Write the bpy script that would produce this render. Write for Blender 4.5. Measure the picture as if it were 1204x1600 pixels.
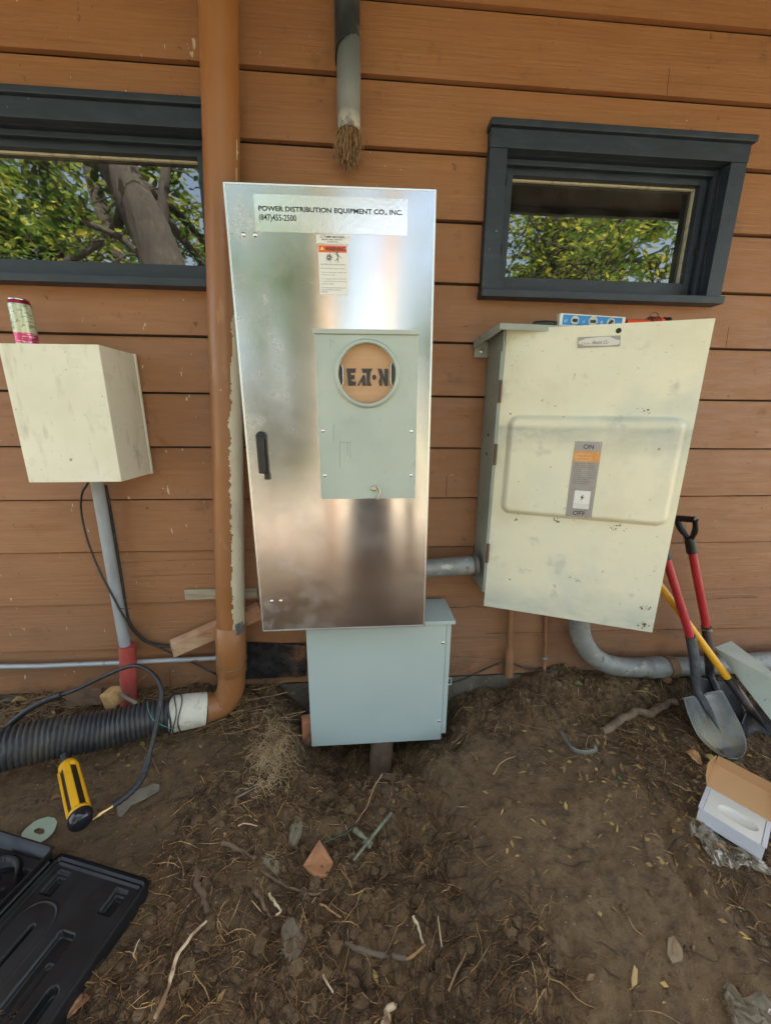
import bpy, bmesh, math, random
import numpy as np
from mathutils import Vector as V, Matrix, noise as mnoise
R = math.radians; PI = math.pi
for o in list(bpy.data.objects): bpy.data.objects.remove(o)
S = bpy.context.scene
# ---------------------------------------------------------------- camera
F, PITCH, YAW, ROLL = 600.0, R(14.07), R(4.33), R(.53)
CAM = V((0, -1.6, 1.25))
fw = V((math.sin(YAW)*math.cos(PITCH), math.cos(YAW)*math.cos(PITCH), -math.sin(PITCH)))
rt0 = V((math.cos(YAW), -math.sin(YAW), 0)); up0 = rt0.cross(fw)
rt = rt0*math.cos(ROLL) + up0*math.sin(ROLL); up = up0*math.cos(ROLL) - rt0*math.sin(ROLL)
cd = bpy.data.cameras.new('camera'); cam = bpy.data.objects.new('camera', cd)
S.collection.objects.link(cam); S.camera = cam
m = Matrix((rt, up, -fw)).transposed().to_4x4(); m.translation = CAM; cam.matrix_world = m
cd.sensor_fit = 'HORIZONTAL'; cd.sensor_width = 36; cd.lens = 36*F/1204; cd.clip_start = .02; cd.clip_end = 500
S.render.resolution_x = 770; S.render.resolution_y = 1024
# ---------------------------------------------------------------- world, sun, exposure
SUN_EL, SUN_AZ = R(58), R(18)          # the sun stands behind the house, so the wall is in shade
w = bpy.data.worlds.new('World'); S.world = w; w.use_nodes = True
nt = w.node_tree; bg = nt.nodes['Background']
sk = nt.nodes.new('ShaderNodeTexSky'); sk.sky_type = 'NISHITA'; sk.sun_disc = False
sk.sun_elevation = SUN_EL; sk.sun_rotation = SUN_AZ
sk.air_density = .6; sk.dust_density = 5; sk.ozone_density = .3
wbm = nt.nodes.new('ShaderNodeMix'); wbm.data_type = 'RGBA'; wbm.blend_type = 'MULTIPLY'; wbm.inputs[0].default_value = 1; wbm.inputs[7].default_value = (1.08, 1.0, .80, 1)
nt.links.new(sk.outputs[0], wbm.inputs[6]); nt.links.new(wbm.outputs[2], bg.inputs[0]); bg.inputs[1].default_value = .13
sd = bpy.data.lights.new('sun', 'SUN'); sd.energy = 5.0; sd.angle = R(.5); sd.color = (1, .94, .84)
so = bpy.data.objects.new('sun', sd); S.collection.objects.link(so)
sdir = V((math.sin(SUN_AZ)*math.cos(SUN_EL), math.cos(SUN_AZ)*math.cos(SUN_EL), math.sin(SUN_EL)))
so.rotation_euler = sdir.to_track_quat('Z', 'Y').to_euler()
S.view_settings.view_transform = 'Standard'; S.view_settings.look = 'None'
S.view_settings.gamma = 1; S.view_settings.use_curve_mapping = False
S.view_settings.exposure = 3.48
S.render.engine = 'CYCLES'
rnd = random.Random(7); nrs = np.random.RandomState(5)
# ---------------------------------------------------------------- measuring helpers (pixels of the 1204x1600 photo)
def ray(u, v): return fw + rt*((u-602)/F) + up*((800-v)/F)
def pix(u, v, D): d = ray(u, v); return CAM + d*(D/d.y)          # point at distance D in front of the camera, towards the wall (wall = 1.6)
# ---------------------------------------------------------------- mesh collector
class Fr:                                                       # a frame: x right, y into the wall, z up
    def __init__(s, o, roll=0, yaw=0, tilt=0):
        s.o = V(o); r, y, t = R(roll), R(yaw), R(tilt)
        ex = V((math.cos(y), -math.sin(y), 0)); ey = V((math.sin(y), math.cos(y), 0)); ez = V((0, 0, 1))
        e2 = ez*math.cos(t) - ey*math.sin(t); s.y = ey*math.cos(t) + ez*math.sin(t)
        s.x = ex*math.cos(r) + e2*math.sin(r); s.z = e2*math.cos(r) - ex*math.sin(r)
    def w(s, x, y, z): return s.o + s.x*x + s.y*y + s.z*z
    def px(s, u, v, yo=0):
        d = ray(u, v); n = s.y; q = s.o + n*yo
        p = CAM + d*((q-CAM).dot(n)/d.dot(n)) - s.o
        return p.dot(s.x), p.dot(s.z)
W0 = Fr((0, 0, 0))
def axes(o, x, y, z):
    f = Fr(o); f.x, f.y, f.z = V(x).normalized(), V(y).normalized(), V(z).normalized(); return f
class G:
    def __init__(s): s.v = []; s.f = []; s.sm = []
    def add(s, vs, fs, smooth=False):
        b = len(s.v); s.v += [V(p) for p in vs]
        s.f += [tuple(b+i for i in f) for f in fs]; s.sm += [smooth]*len(fs); return s
    def box(s, fr, x0, x1, y0, y1, z0, z1, bev=0, seg=2):
        if not bev:
            P = [fr.w(x, y, z) for z in (z0, z1) for y in (y0, y1) for x in (x0, x1)]
            return s.add(P, [(0, 2, 3, 1), (4, 5, 7, 6), (0, 1, 5, 4), (2, 6, 7, 3), (0, 4, 6, 2), (1, 3, 7, 5)])
        bm = bmesh.new(); bmesh.ops.create_cube(bm, size=1)
        for q in bm.verts: q.co = V(((x0+x1)/2+q.co.x*(x1-x0), (y0+y1)/2+q.co.y*(y1-y0), (z0+z1)/2+q.co.z*(z1-z0)))
        bmesh.ops.bevel(bm, geom=list(bm.edges), offset=bev, segments=seg, profile=.6, affect='EDGES')
        bm.verts.index_update()
        s.add([fr.w(*q.co) for q in bm.verts], [tuple(q.index for q in f.verts) for f in bm.faces]); bm.free(); return s
    def tube(s, pts, r, n=12, caps=True, smooth=True, flat=None):
        pts = [V(p) for p in pts]; k = len(pts)
        rr = list(r) if hasattr(r, '__len__') else [r]*k
        T = []
        for i in range(k):
            t = pts[min(i+1, k-1)]-pts[max(i-1, 0)]; T.append(t.normalized() if t.length > 1e-9 else V((0, 0, 1)))
        a = V((0, 0, 1)) if abs(T[0].z) < .9 else V((1, 0, 0)); U = (a-T[0]*a.dot(T[0])).normalized(); vs = []
        for i in range(k):
            U = (U-T[i]*U.dot(T[i])).normalized(); W = T[i].cross(U)
            for j in range(n):
                an = 2*PI*j/n; vs.append(pts[i]+(U*math.cos(an)+W*math.sin(an)*(flat or 1))*rr[i])
        fs = [(i*n+j, i*n+(j+1) % n, (i+1)*n+(j+1) % n, (i+1)*n+j) for i in range(k-1) for j in range(n)]
        s.add(vs, fs, smooth)
        if caps: s.add(vs[:n], [tuple(range(n-1, -1, -1))]); s.add(vs[-n:], [tuple(range(n))])
        return s
    def lathe(s, o, ax, prof, n=24, smooth=True):                # prof = [(radius, height)]
        o = V(o); ax = V(ax).normalized(); a = V((1, 0, 0)) if abs(ax.x) < .8 else V((0, 1, 0))
        U = (a-ax*a.dot(ax)).normalized(); W = ax.cross(U)
        vs = [o+ax*h+(U*math.cos(2*PI*j/n)+W*math.sin(2*PI*j/n))*max(r, 1e-5) for r, h in prof for j in range(n)]
        fs = [(i*n+j, i*n+(j+1) % n, (i+1)*n+(j+1) % n, (i+1)*n+j) for i in range(len(prof)-1) for j in range(n)]
        s.add(vs, fs, smooth)
        s.add(vs[:n], [tuple(range(n-1, -1, -1))]); s.add(vs[-n:], [tuple(range(n))]); return s
    def prism(s, fr, poly, y0, y1):                              # polygon in (x, z), thickness y0..y1
        n = len(poly); vs = [fr.w(x, y0, z) for x, z in poly]+[fr.w(x, y1, z) for x, z in poly]
        return s.add(vs, [tuple(range(n)), tuple(range(2*n-1, n-1, -1))]+[(i, i+n, (i+1) % n+n, (i+1) % n) for i in range(n)])
    def slab(s, P, t):                                           # a quad of world points, thickened by t
        P = [V(p) for p in P]; n = (P[1]-P[0]).cross(P[3]-P[0]).normalized()*t
        return s.add(P+[p-n for p in P], [(0, 1, 2, 3), (7, 6, 5, 4), (0, 4, 5, 1), (1, 5, 6, 2), (2, 6, 7, 3), (3, 7, 4, 0)])
    def grid(s, fn, nu, nv, smooth=True):
        vs = [fn(i/(nu-1), j/(nv-1)) for j in range(nv) for i in range(nu)]
        return s.add(vs, [(j*nu+i, j*nu+i+1, (j+1)*nu+i+1, (j+1)*nu+i) for j in range(nv-1) for i in range(nu-1)], smooth)
    def build(s, name, mat, parent=None, label=None, cat=None, group=None, kind=None, bevel=0, recalc=True, solid=0):
        me = bpy.data.meshes.new(name)
        if parent is None:
            a = np.array([tuple(p) for p in s.v]); o0 = V(((a[:, 0].min()+a[:, 0].max())/2, (a[:, 1].min()+a[:, 1].max())/2, a[:, 2].min()))
            if kind == 'structure': o0 = V((0, 0, 0))
        else: o0 = parent['_o'] if '_o' in parent else (0, 0, 0); o0 = V(o0)
        me.from_pydata([p-o0 for p in s.v], [], s.f)
        me.polygons.foreach_set('use_smooth', s.sm)
        if recalc:
            bm = bmesh.new(); bm.from_mesh(me); bmesh.ops.recalc_face_normals(bm, faces=bm.faces); bm.to_mesh(me); bm.free()
        me.update(); o = bpy.data.objects.new(name, me); S.collection.objects.link(o)
        if mat: me.materials.append(mat)
        if parent is None: o.location = o0
        else: o.parent = parent
        ORG[o.name] = o0
        o['_o'] = tuple(o0)
        if bevel:
            b = o.modifiers.new('bevel', 'BEVEL'); b.width = bevel; b.segments = 2; b.limit_method = 'ANGLE'; b.angle_limit = R(40)
        if solid:
            b = o.modifiers.new('solid', 'SOLIDIFY'); b.thickness = solid
        return tag(o, label, cat, group, kind)
ORG = {}
def tag(o, label=None, cat=None, group=None, kind=None):
    for k, q in (('label', label), ('category', cat), ('group', group), ('kind', kind)):
        if q: o[k] = q
    return o
def thing(name, loc, label, cat, group=None):
    o = bpy.data.objects.new(name, None); S.collection.objects.link(o); o.location = V(loc); o.empty_display_size = .05
    o['_o'] = tuple(loc); return tag(o, label, cat, group)
def sub(parent): return parent
def cr(pts, n=8):                                                # smooth curve through points
    P = [V(p) for p in pts]; P = [P[0]*2-P[1]]+P+[P[-1]*2-P[-2]]; out = []
    for i in range(1, len(P)-2):
        for k in range(n):
            t = k/n; a, b, c, d = P[i-1:i+3]
            out.append(((b*2)+(c-a)*t+(a*2-b*5+c*4-d)*t*t+(b*3-a-c*3+d)*t**3)*.5)
    return out+[P[-2]]
def rrect(x0, x1, z0, z1, r, n=5):
    out = []
    for cx, cz, a0 in ((x1-r, z1-r, 0), (x0+r, z1-r, 90), (x0+r, z0+r, 180), (x1-r, z0+r, 270)):
        for i in range(n+1): a = R(a0+90*i/n); out.append((cx+r*math.cos(a), cz+r*math.sin(a)))
    return out
def screw(fr, x, z, r, name, mat, parent, y=0):
    g = G(); g.lathe(fr.w(x, y+.001, z), -fr.y, [(r, 0), (r, .0012), (r*.8, .0026), (r*.35, .0034)], 14)
    g.box(fr, x-r*.8, x+r*.8, y-.0030, y-.0026, z-.0004, z+.0004)
    return g.build(name, mat, parent)
FONT = None
def text(fr, s, x0, z0, width, height, mat, parent, y=-.0006, bold=0, name='lettering', acc=None, slant=0):
    cu = bpy.data.curves.new('t', 'FONT'); cu.body = s; cu.size = 1; cu.offset = bold; cu.resolution_u = 3
    o = bpy.data.objects.new('t', cu); S.collection.objects.link(o)
    bpy.context.view_layer.update()
    me = bpy.data.meshes.new_from_object(o.evaluated_get(bpy.context.evaluated_depsgraph_get()))
    xs = [q.co.x for q in me.vertices]; zs = [q.co.y for q in me.vertices]
    sx = width/(max(xs)-min(xs)); h = max(zs)-min(zs); sz = height/h if height else sx
    vs = [fr.w(x0+(q.co.x-min(xs))*sx+slant*(q.co.y)*sz, y, z0+(q.co.y-min(zs))*sz) for q in me.vertices]
    fs = [tuple(p.vertices) for p in me.polygons]
    bpy.data.objects.remove(o); bpy.data.curves.remove(cu); bpy.data.meshes.remove(me)
    if acc is not None: acc.add(vs, fs); return None
    return G().add(vs, fs).build(name, mat, parent, recalc=False)
# ---------------------------------------------------------------- materials
def M(name, col, rough=.6, metal=0, lay=(), bump=(), rv=None, spec=None, aniso=0, coat=0, trans=0, ior=None, sss=0, coord='Object', mlay=()):
    """lay: (colour, scale or (sx,sy,sz), detail, lo, hi, amount[, (axis,a,b)...]) mixes; bump: (scale, detail, strength, distance)"""
    m = bpy.data.materials.new(name); m.use_nodes = True; N = m.node_tree.nodes; L = m.node_tree.links
    b = N['Principled BSDF']; tc = N.new('ShaderNodeTexCoord').outputs[coord]
    b.inputs['Roughness'].default_value = rough; b.inputs['Metallic'].default_value = metal
    if spec is not None: b.inputs['Specular IOR Level'].default_value = spec
    if coat: b.inputs['Coat Weight'].default_value = coat; b.inputs['Coat Roughness'].default_value = .1
    if trans: b.inputs['Transmission Weight'].default_value = trans
    if ior: b.inputs['IOR'].default_value = ior
    if aniso: b.inputs['Anisotropic'].default_value = aniso
    def noi(sc, det, seed, kind='n'):
        mp = N.new('ShaderNodeMapping'); L.new(tc, mp.inputs[0])
        s3 = sc if hasattr(sc, '__len__') else (sc,)*3
        mp.inputs['Scale'].default_value = s3; mp.inputs['Location'].default_value = (seed*3.7, seed*1.3, seed*2.1)
        if det == 'v':
            t = N.new('ShaderNodeTexVoronoi'); t.inputs['Scale'].default_value = 1; L.new(mp.outputs[0], t.inputs[0]); return t.outputs['Distance']
        t = N.new('ShaderNodeTexNoise'); t.inputs['Scale'].default_value = 1; t.inputs['Detail'].default_value = det
        t.inputs['Roughness'].default_value = .6; L.new(mp.outputs[0], t.inputs[0]); return t.outputs[0]
    def mr(x, lo, hi, a=0., c=1.):
        q = N.new('ShaderNodeMapRange'); L.new(x, q.inputs[0]); q.inputs[1].default_value = lo; q.inputs[2].default_value = hi
        q.inputs[3].default_value = a; q.inputs[4].default_value = c; return q.outputs[0]
    def mul(x, y):
        q = N.new('ShaderNodeMath'); q.operation = 'MULTIPLY'; L.new(x, q.inputs[0])
        if isinstance(y, (int, float)): q.inputs[1].default_value = y
        else: L.new(y, q.inputs[1])
        return q.outputs[0]
    sep = None; cur = None
    def axis(a):
        nonlocal sep
        if sep is None: sep = N.new('ShaderNodeSeparateXYZ'); L.new(tc, sep.inputs[0])
        return sep.outputs['xyz'.index(a)]
    def fac(l, i):
        f = mr(noi(l[1], l[2], i+1+len(name)), l[3], l[4]); f = mul(f, l[5])
        for q in l[6:]: f = mul(f, mr(axis(q[0]), q[1], q[2]))
        return f
    for i, l in enumerate(lay):
        mx = N.new('ShaderNodeMix'); mx.data_type = 'RGBA'; L.new(fac(l, i), mx.inputs[0])
        if cur is None: mx.inputs[6].default_value = (*col, 1)
        else: L.new(cur, mx.inputs[6])
        mx.inputs[7].default_value = (*l[0], 1); cur = mx.outputs[2]
    if cur is None: b.inputs['Base Color'].default_value = (*col, 1)
    else: L.new(cur, b.inputs['Base Color'])
    if rv:                                                       # (scale, detail, lo, hi, rough_lo, rough_hi)
        L.new(mr(noi(rv[0], rv[1], 9), rv[2], rv[3], rv[4], rv[5]), b.inputs['Roughness'])
    if mlay:
        L.new(mr(fac(mlay, 20), 0, 1, metal, 0), b.inputs['Metallic'])
    nrm = None
    for i, (sc, det, st, di) in enumerate(bump):
        bp = N.new('ShaderNodeBump'); bp.inputs['Strength'].default_value = st; bp.inputs['Distance'].default_value = di
        L.new(noi(sc, det, 13+i), bp.inputs['Height'])
        if nrm: L.new(nrm, bp.inputs['Normal'])
        nrm = bp.outputs[0]
    if nrm: L.new(nrm, b.inputs['Normal'])
    m['n'] = 1
    return m
# ================================================================ HOUSE
brown = (.295, .132, .053)
siding_m = M('painted siding', brown, .55,
    lay=[((.215, .090, .036), (2.5, 2.5, 22), 4, .45, .75, .55), ((.33, .165, .085), (5, 5, 60), 3, .5, .8, .5),
         ((.27, .125, .062), (1.2, 1.2, 1.6), 4, .42, .62, .55), ((.27, .135, .085), 3, 3, .35, .6, .75, ('z', .62, .30), ('x', .1, .5)),
         ((.13, .065, .03), (9, 9, 9), 5, .62, .72, .5),
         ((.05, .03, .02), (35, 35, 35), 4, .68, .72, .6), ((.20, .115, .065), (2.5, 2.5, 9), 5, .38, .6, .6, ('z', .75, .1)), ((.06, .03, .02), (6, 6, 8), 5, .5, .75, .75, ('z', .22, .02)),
         ((.6, .52, .42), (48, 48, 13), 3, .70, .72, .8, ('x', -.1, -.35)),
         ((.55, .48, .40), (45, 45, 30), 3, .745, .76, .7)],
    bump=[((4, 4, 130), 4, .6, .003), ((14, 14, 14), 5, .3, .003), ((160, 160, 160), 2, .12, .001)], rv=((9, 9, 40), 3, .3, .7, .42, .7))
soffit_m = M('soffit board', (.05, .038, .03), .8, lay=[((.03, .022, .018), (3, 14, 3), 4, .4, .6, .6)])
slate_m = M('slate blue trim paint', (.019, .028, .046), .5,
    lay=[((.045, .062, .09), (14, 14, 40), 4, .5, .75, .5), ((.012, .02, .027), 9, 4, .5, .7, .5), ((.35, .32, .28), 60, 3, .74, .76, .6)],
    bump=[((10, 10, 60), 4, .3, .002)])
black_m = M('dark gap', (.012, .013, .015), .7)
putty_m = M('dirty putty', (.42, .40, .30), .8, lay=[((.1, .1, .08), 40, 3, .5, .7, .6)])
glass_m = M('window glass', (.006, .006, .006), .015, lay=[((.045, .043, .038), (7, 7, 4), 6, .42, .75, .9), ((.09, .085, .075), 60, 4, .66, .72, .5)], spec=.8, ior=1.9, bump=[(2.2, 2, .06, .02), (11, 2, .010, .01)],
    rv=(6, 5, .60, .85, .018, .06))
conc_m = M('foundation concrete', (.14, .115, .09), .9, lay=[((.08, .065, .05), 9, 5, .4, .65, .8), ((.3, .28, .25), 30, 4, .6, .7, .5)], bump=[(30, 6, .6, .01)])
batten_m = M('weathered bare wood', (.36, .31, .22), .8, lay=[((.2, .16, .11), (6, 6, 60), 4, .45, .65, .7), ((.12, .05, .03), 40, 3, .68, .72, .6)], bump=[((6, 6, 80), 4, .4, .003)])

house = thing('house', (0, .05, 0), 'brown painted clapboard house wall with two dark slate windows', 'house')
BZ = [-.19, .018, .229, .45, .687, .911, 1.125, 1.332, 1.536, 1.744, 1.949, 2.159, 2.359, 2.565, 2.78]
holes = [(.535, 1.370, 1.715, 2.158), (-1.62, -.50, 1.715, 2.158)]
g = G(); r2 = random.Random(3)
def board(x0, x1, za, zb, k):
    z0, z1 = BZ[k], BZ[k+1]+.015
    f = lambda z: .0 + .0165*(z-z0)/(z1-z0)
    n = max(1, int((x1-x0)/.12)); zt = zb-.0225 if zb == z1 else zb
    for i in range(n):
        a, b = x0+(x1-x0)*i/n, x0+(x1-x0)*(i+1)/n
        wv = lambda x: .0016*mnoise.noise(V((x*1.7, k*7.1, 0)))+.0009*mnoise.noise(V((x*9, k*3.3, 0)))
        wa, wb = (wv(a) if za == z0 else 0), (wv(b) if za == z0 else 0)
        g.add([(a, f(za), za+wa), (b, f(za), za+wb), (b, f(zt), zt), (a, f(zt), zt), (a, f(za)+.020, za+wa), (b, f(za)+.020, za+wb), (b, .0275, zt), (a, .0275, zt)], [(0, 1, 2, 3)]+([(0, 4, 5, 1)] if za == z0 else [])+([(3, 2, 6, 7)] if zb == z1 else []))
for k in range(1, len(BZ)-1):
    z0, z1 = BZ[k], BZ[k+1]+.015
    xs = [(-3.5, 4.5)]
    hs = [h for h in holes if h[2] < z1 and h[3] > z0]
    if not hs: board(-3.5, 4.5, z0, z1, k); continue
    e = -3.5
    for h in sorted(hs):
        board(e, h[0], z0, z1, k)
        if h[2] > z0: board(h[0], h[1], z0, h[2], k)
        if h[3] < z1-.03: board(h[0], h[1], h[3], z1, k)
        e = h[1]
    board(e, 4.5, z0, z1, k)
siding = g.build('siding', siding_m, house, recalc=False)
# back sheathing, open at the windows
g = G()
g.box(W0, -3.5, 4.5, .028, .03, .0, 1.715); g.box(W0, -3.5, 4.5, .028, .03, 2.158, 2.8)
g.box(W0, -3.5, -1.62, .028, .03, 1.715, 2.158); g.box(W0, -.50, .535, .028, .03, 1.715, 2.158); g.box(W0, 1.37, 4.5, .028, .03, 1.715, 2.158)
g.build('wall_sheathing', black_m, house)
# cracks along boards, lower right and left of the pipe
g = G()
def crack(pts, D, hw):
    g = G()
    P = [pix(u, v, D) for u, v in pts]; k = len(P)
    for i in range(k-1):
        for s in range(5):
            a, b = P[i].lerp(P[i+1], s/5), P[i].lerp(P[i+1], (s+1)/5); h = V((0, 0, hw*r2.uniform(.3, 1)))
            g.add([a-h, b-h, b+h, a+h], [(0, 1, 2, 3)])
    g.build('board_crack', crack_m, house)
crack_m = M('crack shadow gap', (.03, .015, .01), .9)
crack([(1035, 940), (1070, 937), (1120, 936), (1150, 934), (1183, 933)], 1.596, .0016)
crack([(760, 990), (870, 988), (1000, 984), (1204, 982)], 1.5965, .0011)
crack([(190, 880), (260, 876), (335, 874)], 1.5975, .0007); crack([(205, 902), (240, 900), (335, 897)], 1.5985, .0006)
crack([(690, 948), (720, 950), (740, 947), (760, 950)], 1.5975, .0014)
crack([(640, 1022), (720, 1026), (790, 1030)], 1.5985, .0008)
for u, v0, v1 in ((1079, 786, 846), (700, 702, 776), (258, 1013, 1078), (775, 858, 925), (1150, 461, 543), (840, 147, 226), (1060, 20, 140)):
    a, b = pix(u, v0, 1.6), pix(u, v1, 1.6); k = max(i for i in range(len(BZ)) if BZ[i] < (a.z+b.z)/2); y0, y1 = -.0004, .0165-.0004
    z0, z1 = BZ[k]+.002, BZ[k+1]-.001; g = G(); x = a.x
    g.add([(x, y0, z0), (x+.0022, y0, z0), (x+.0018, y1, z1), (x+.0002, y1, z1)], [(0, 1, 2, 3)]); g.build('board_joint', crack_m, house, recalc=False)
g = G(); g.box(W0, -3.5, 4.5, .012, .3, -.6, .0, .004); g.build('foundation', conc_m, house)
g = G()
g.box(W0, -3.6, .45, -1.02, .2, 2.78, 2.83); g.box(W0, .45, 4.6, -1.49, .2, 2.78, 2.83)
g.build('soffit', soffit_m, house)
g = G()
g.box(W0, -3.6, .45, -1.06, -1.02, 2.74, 2.9, .004); g.box(W0, .45, 4.6, -1.53, -1.49, 2.74, 2.9, .004)
g.build('fascia', slate_m, house)
g = G()
for x0, x1, ye in ((-3.7, .45, -1.10), (.45, 4.7, -1.57)):
    g.add([(x0, ye, 2.9), (x1, ye, 2.9), (x1, 4.2, 4.4), (x0, 4.2, 4.4), (x0, ye, 2.94), (x1, ye, 2.94), (x1, 4.2, 4.46), (x0, 4.2, 4.46)],
          [(0, 3, 2, 1), (4, 5, 6, 7), (0, 1, 5, 4), (1, 2, 6, 5), (2, 3, 7, 6), (3, 0, 4, 7)])
g.build('roof', M('roof shingles', (.06, .055, .05), .9), house)
def window(x0, x1, latchs):
    z0, z1 = 1.69, 2.222; a, b, c, d = x0+.063, x1-.062, 1.715, 2.158
    g = G()
    g.box(W0, x0, a, -.030, .01, c+.002, d, .0015); g.box(W0, b, x1, -.030, .01, c+.002, d, .0015)
    g.box(W0, x0-.001, x1+.001, -.032, .01, d+.001, 2.215, .0015)             # head casing
    g.box(W0, x0-.006, x1+.010, -.046, .012, 2.2155, 2.236, .003)             # cap moulding
    g.box(W0, x0-.002, x1+.006, -.045, .012, z0-.002, c, .003)                 # sill
    # jambs
    g.box(W0, a-.012, a, .0105, .12, c, d); g.box(W0, b, b+.012, .0105, .12, c, d); g.box(W0, a, b, .0, .12, d, d+.012); g.box(W0, a, b, .012, .12, c-.02, c)
    win = g.build('window', slate_m, house)
    def frame(name, ix0, ix1, iz0, iz1, wl, wr, wb, wt, y0, y1, mat, bev=.0015):
        g = G(); g.box(W0, ix0, ix0+wl, y0, y1, iz0, iz1, bev); g.box(W0, ix1-wr, ix1, y0, y1, iz0, iz1, bev)
        g.box(W0, ix0+wl+.0005, ix1-wr-.0005, y0+.001, y1-.001, iz1-wt, iz1-.0005, bev); g.box(W0, ix0+wl+.0005, ix1-wr-.0005, y0+.001, y1-.001, iz0+.0005, iz0+wb, bev)
        return g.build(name, mat, win)
    frame('stop_frame', a+.001, b-.001, c+.001, d-.001, .004, .018, .004, .018, .018, .034, slate_m)
    frame('sash', a+.003, b-.003, c+.005, d-.004, .048, .042, .062, .034, .042, .068, slate_m)
    gx0, gx1, gz0, gz1 = a+.054, b-.048, c+.070, d-.042
    frame('glazing_putty', gx0-.004, gx1+.004, gz0-.004, gz1+.004, .007, .007, .006, .007, .066, .078, putty_m, 0)
    g = G(); g.box(W0, gx0-.01, gx1+.01, .0785, .083, gz0-.01, gz1+.01); g.build('pane', glass_m, win)
    g = G(); g.box(W0, a, b, .085, .095, c, d); g.build('backing', black_m, win)
    for lx, lz in latchs:
        g = G(); g.box(W0, lx-.006, lx+.006, .034, .042, lz-.018, lz+.018, .002); g.box(W0, lx-.01, lx+.004, .028, .036, lz-.004, lz+.004, .001); g.build('latch', black_m, win)
    return win
window(.4715, 1.4325, ((.556, 2.10), (.556, 1.875), (1.352, 1.90)))
window(-1.683, -.438, ())
# pale bare strip of wood nailed to the wall, behind the pipe
sx0, sz0 = [pix(289, 938, 1.585)[i] for i in (0, 2)]; sx1, sz1 = [pix(402, 936, 1.585)[i] for i in (0, 2)]
fr = Fr((sx0, -.013, sz0), roll=0); g = G(); g.box(fr, 0, sx1-sx0, 0, .011, 0, .047, .0015)
g.build('wood_strip', batten_m, label='pale bare strip of wood fixed flat to the wall behind the brown pipe', cat='board')
# scorched dark patch: a tarry board end beside the steel cabinet
P = [pix(u, v, 1.592) for u, v in ((384, 1003), (478, 1007), (478, 1055), (384, 1060))]
g = G(); g.slab(P, .008); g.build('tar_patch', M('tar', (.018, .017, .02), .3, lay=[((.17, .085, .045), 14, 5, .40, .6, 1, ('x', -.37, -.28)), ((.25, .2, .15), 60, 3, .68, .72, .5)], bump=[(40, 4, .5, .004)], rv=(20, 4, .4, .6, .15, .7)),
    house)

# ================================================================ GROUND
def vnoise(x, y, seed=0):
    xi, yi = np.floor(x).astype(int), np.floor(y).astype(int); fx, fy = x-xi, y-yi
    fx = fx*fx*(3-2*fx); fy = fy*fy*(3-2*fy)
    def h(a, b):
        n = (a*374761393+b*668265263+seed*982451653) & 0xffffffff; n = ((n ^ (n >> 13))*1274126177) & 0xffffffff
        return ((n ^ (n >> 16)) & 0xffff)/65535.
    return (h(xi, yi)*(1-fx)+h(xi+1, yi)*fx)*(1-fy)+(h(xi, yi+1)*(1-fx)+h(xi+1, yi+1)*fx)*fy-.5
def fbm(x, y, f, o=4, seed=0):
    s = 0; a = 1.
    for i in range(o): s = s+a*vnoise(x*f, y*f, seed+i*17); f *= 2.07; a *= .52
    return s
def ss(x, a, b): t = np.clip((x-a)/(b-a), 0, 1); return t*t*(3-2*t)
def gz(x, y, micro=True):
    x = np.asarray(x, float); y = np.asarray(y, float)
    z = -.10+0*x
    z = z+.10*np.exp(-(np.minimum(y, 0)/.13)**2)*(1-.95*ss(x, -.40, -.25)*(1-ss(x, .60, .95)))    # bank against the wall
    tr = ss(x, -.42, -.12)*(1-ss(x, .22+.05*np.sin(y*7), .42+.05*np.sin(y*7)))
    z = z-.10*tr*ss(y, -2.2, -.9)                                                                 # dug channel in the middle
    z = z-.06*np.exp(-(((x-.02)/.17)**2+((y+.20)/.11)**2))-.11*ss(x, -.30, -.18)*(1-ss(x, .40, .50))*ss(y, -.34, -.22)                                        # hole under the grey box
    z = z+.05*np.exp(-(((x-.80)/.16)**2+((y+.13)/.09)**2))                                        # heap under the right box
    z = z+.035*np.exp(-(((x+.28)/.16)**2+((y+.20)/.12)**2))
    z = z-.02*np.exp(-(((x-.95-.28*(y+.95))/.03)**2))*ss(y, -1.1, -.8)*(1-ss(y, -.65, -.5))       # boot groove
    far = ss(np.hypot(x, y+.6), 2.5, 9); z = z*(1-far)-.05*far
    if micro:
        rough = .35+.65*np.clip(tr+ss(y, -.25, -.08)+ss(-y, .80, 1.0)*(1-ss(x, .45, .7)), 0, 1)
        z = z+.042*fbm(x, y, 2.6, 3, 1)+(.045*fbm(x, y, 12, 3, 4)+.022*fbm(x, y, 50, 3, 9))*rough
    return z
def gp(u, v, dz=0.):                                            # where the ray through a photo pixel meets the soil
    d = ray(u, v); t = .3
    for i in range(400):
        p = CAM+d*t
        if p.z <= float(gz(p.x, p.y))+dz: break
        t += .01
    lo, hi = t-.01, t
    for i in range(12):
        t = (lo+hi)/2; p = CAM+d*t
        if p.z <= float(gz(p.x, p.y))+dz: hi = t
        else: lo = t
    return CAM+d*t
def spaced(a, b, st, far, gr=1.22):
    mid = list(np.arange(a, b, st)); lo = []; hi = []; s = st; x = a
    while x > -far: s *= gr; x -= s; lo.append(x)
    s = st; x = mid[-1]
    while x < far: s *= gr; x += s; hi.append(x)
    return np.array(lo[::-1]+mid+hi)
X = spaced(-1.7, 2.3, .0085, 90); Y = spaced(-1.35, .02, .0085, 90)
Y = Y[Y < 90]
XX, YY = np.meshgrid(X, Y); ZZ = gz(XX, YY); nx, ny = len(X), len(Y)
me = bpy.data.meshes.new('ground')
me.vertices.add(nx*ny); me.vertices.foreach_set('co', np.stack([XX, YY, ZZ], -1).astype(np.float32).ravel())
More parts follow.
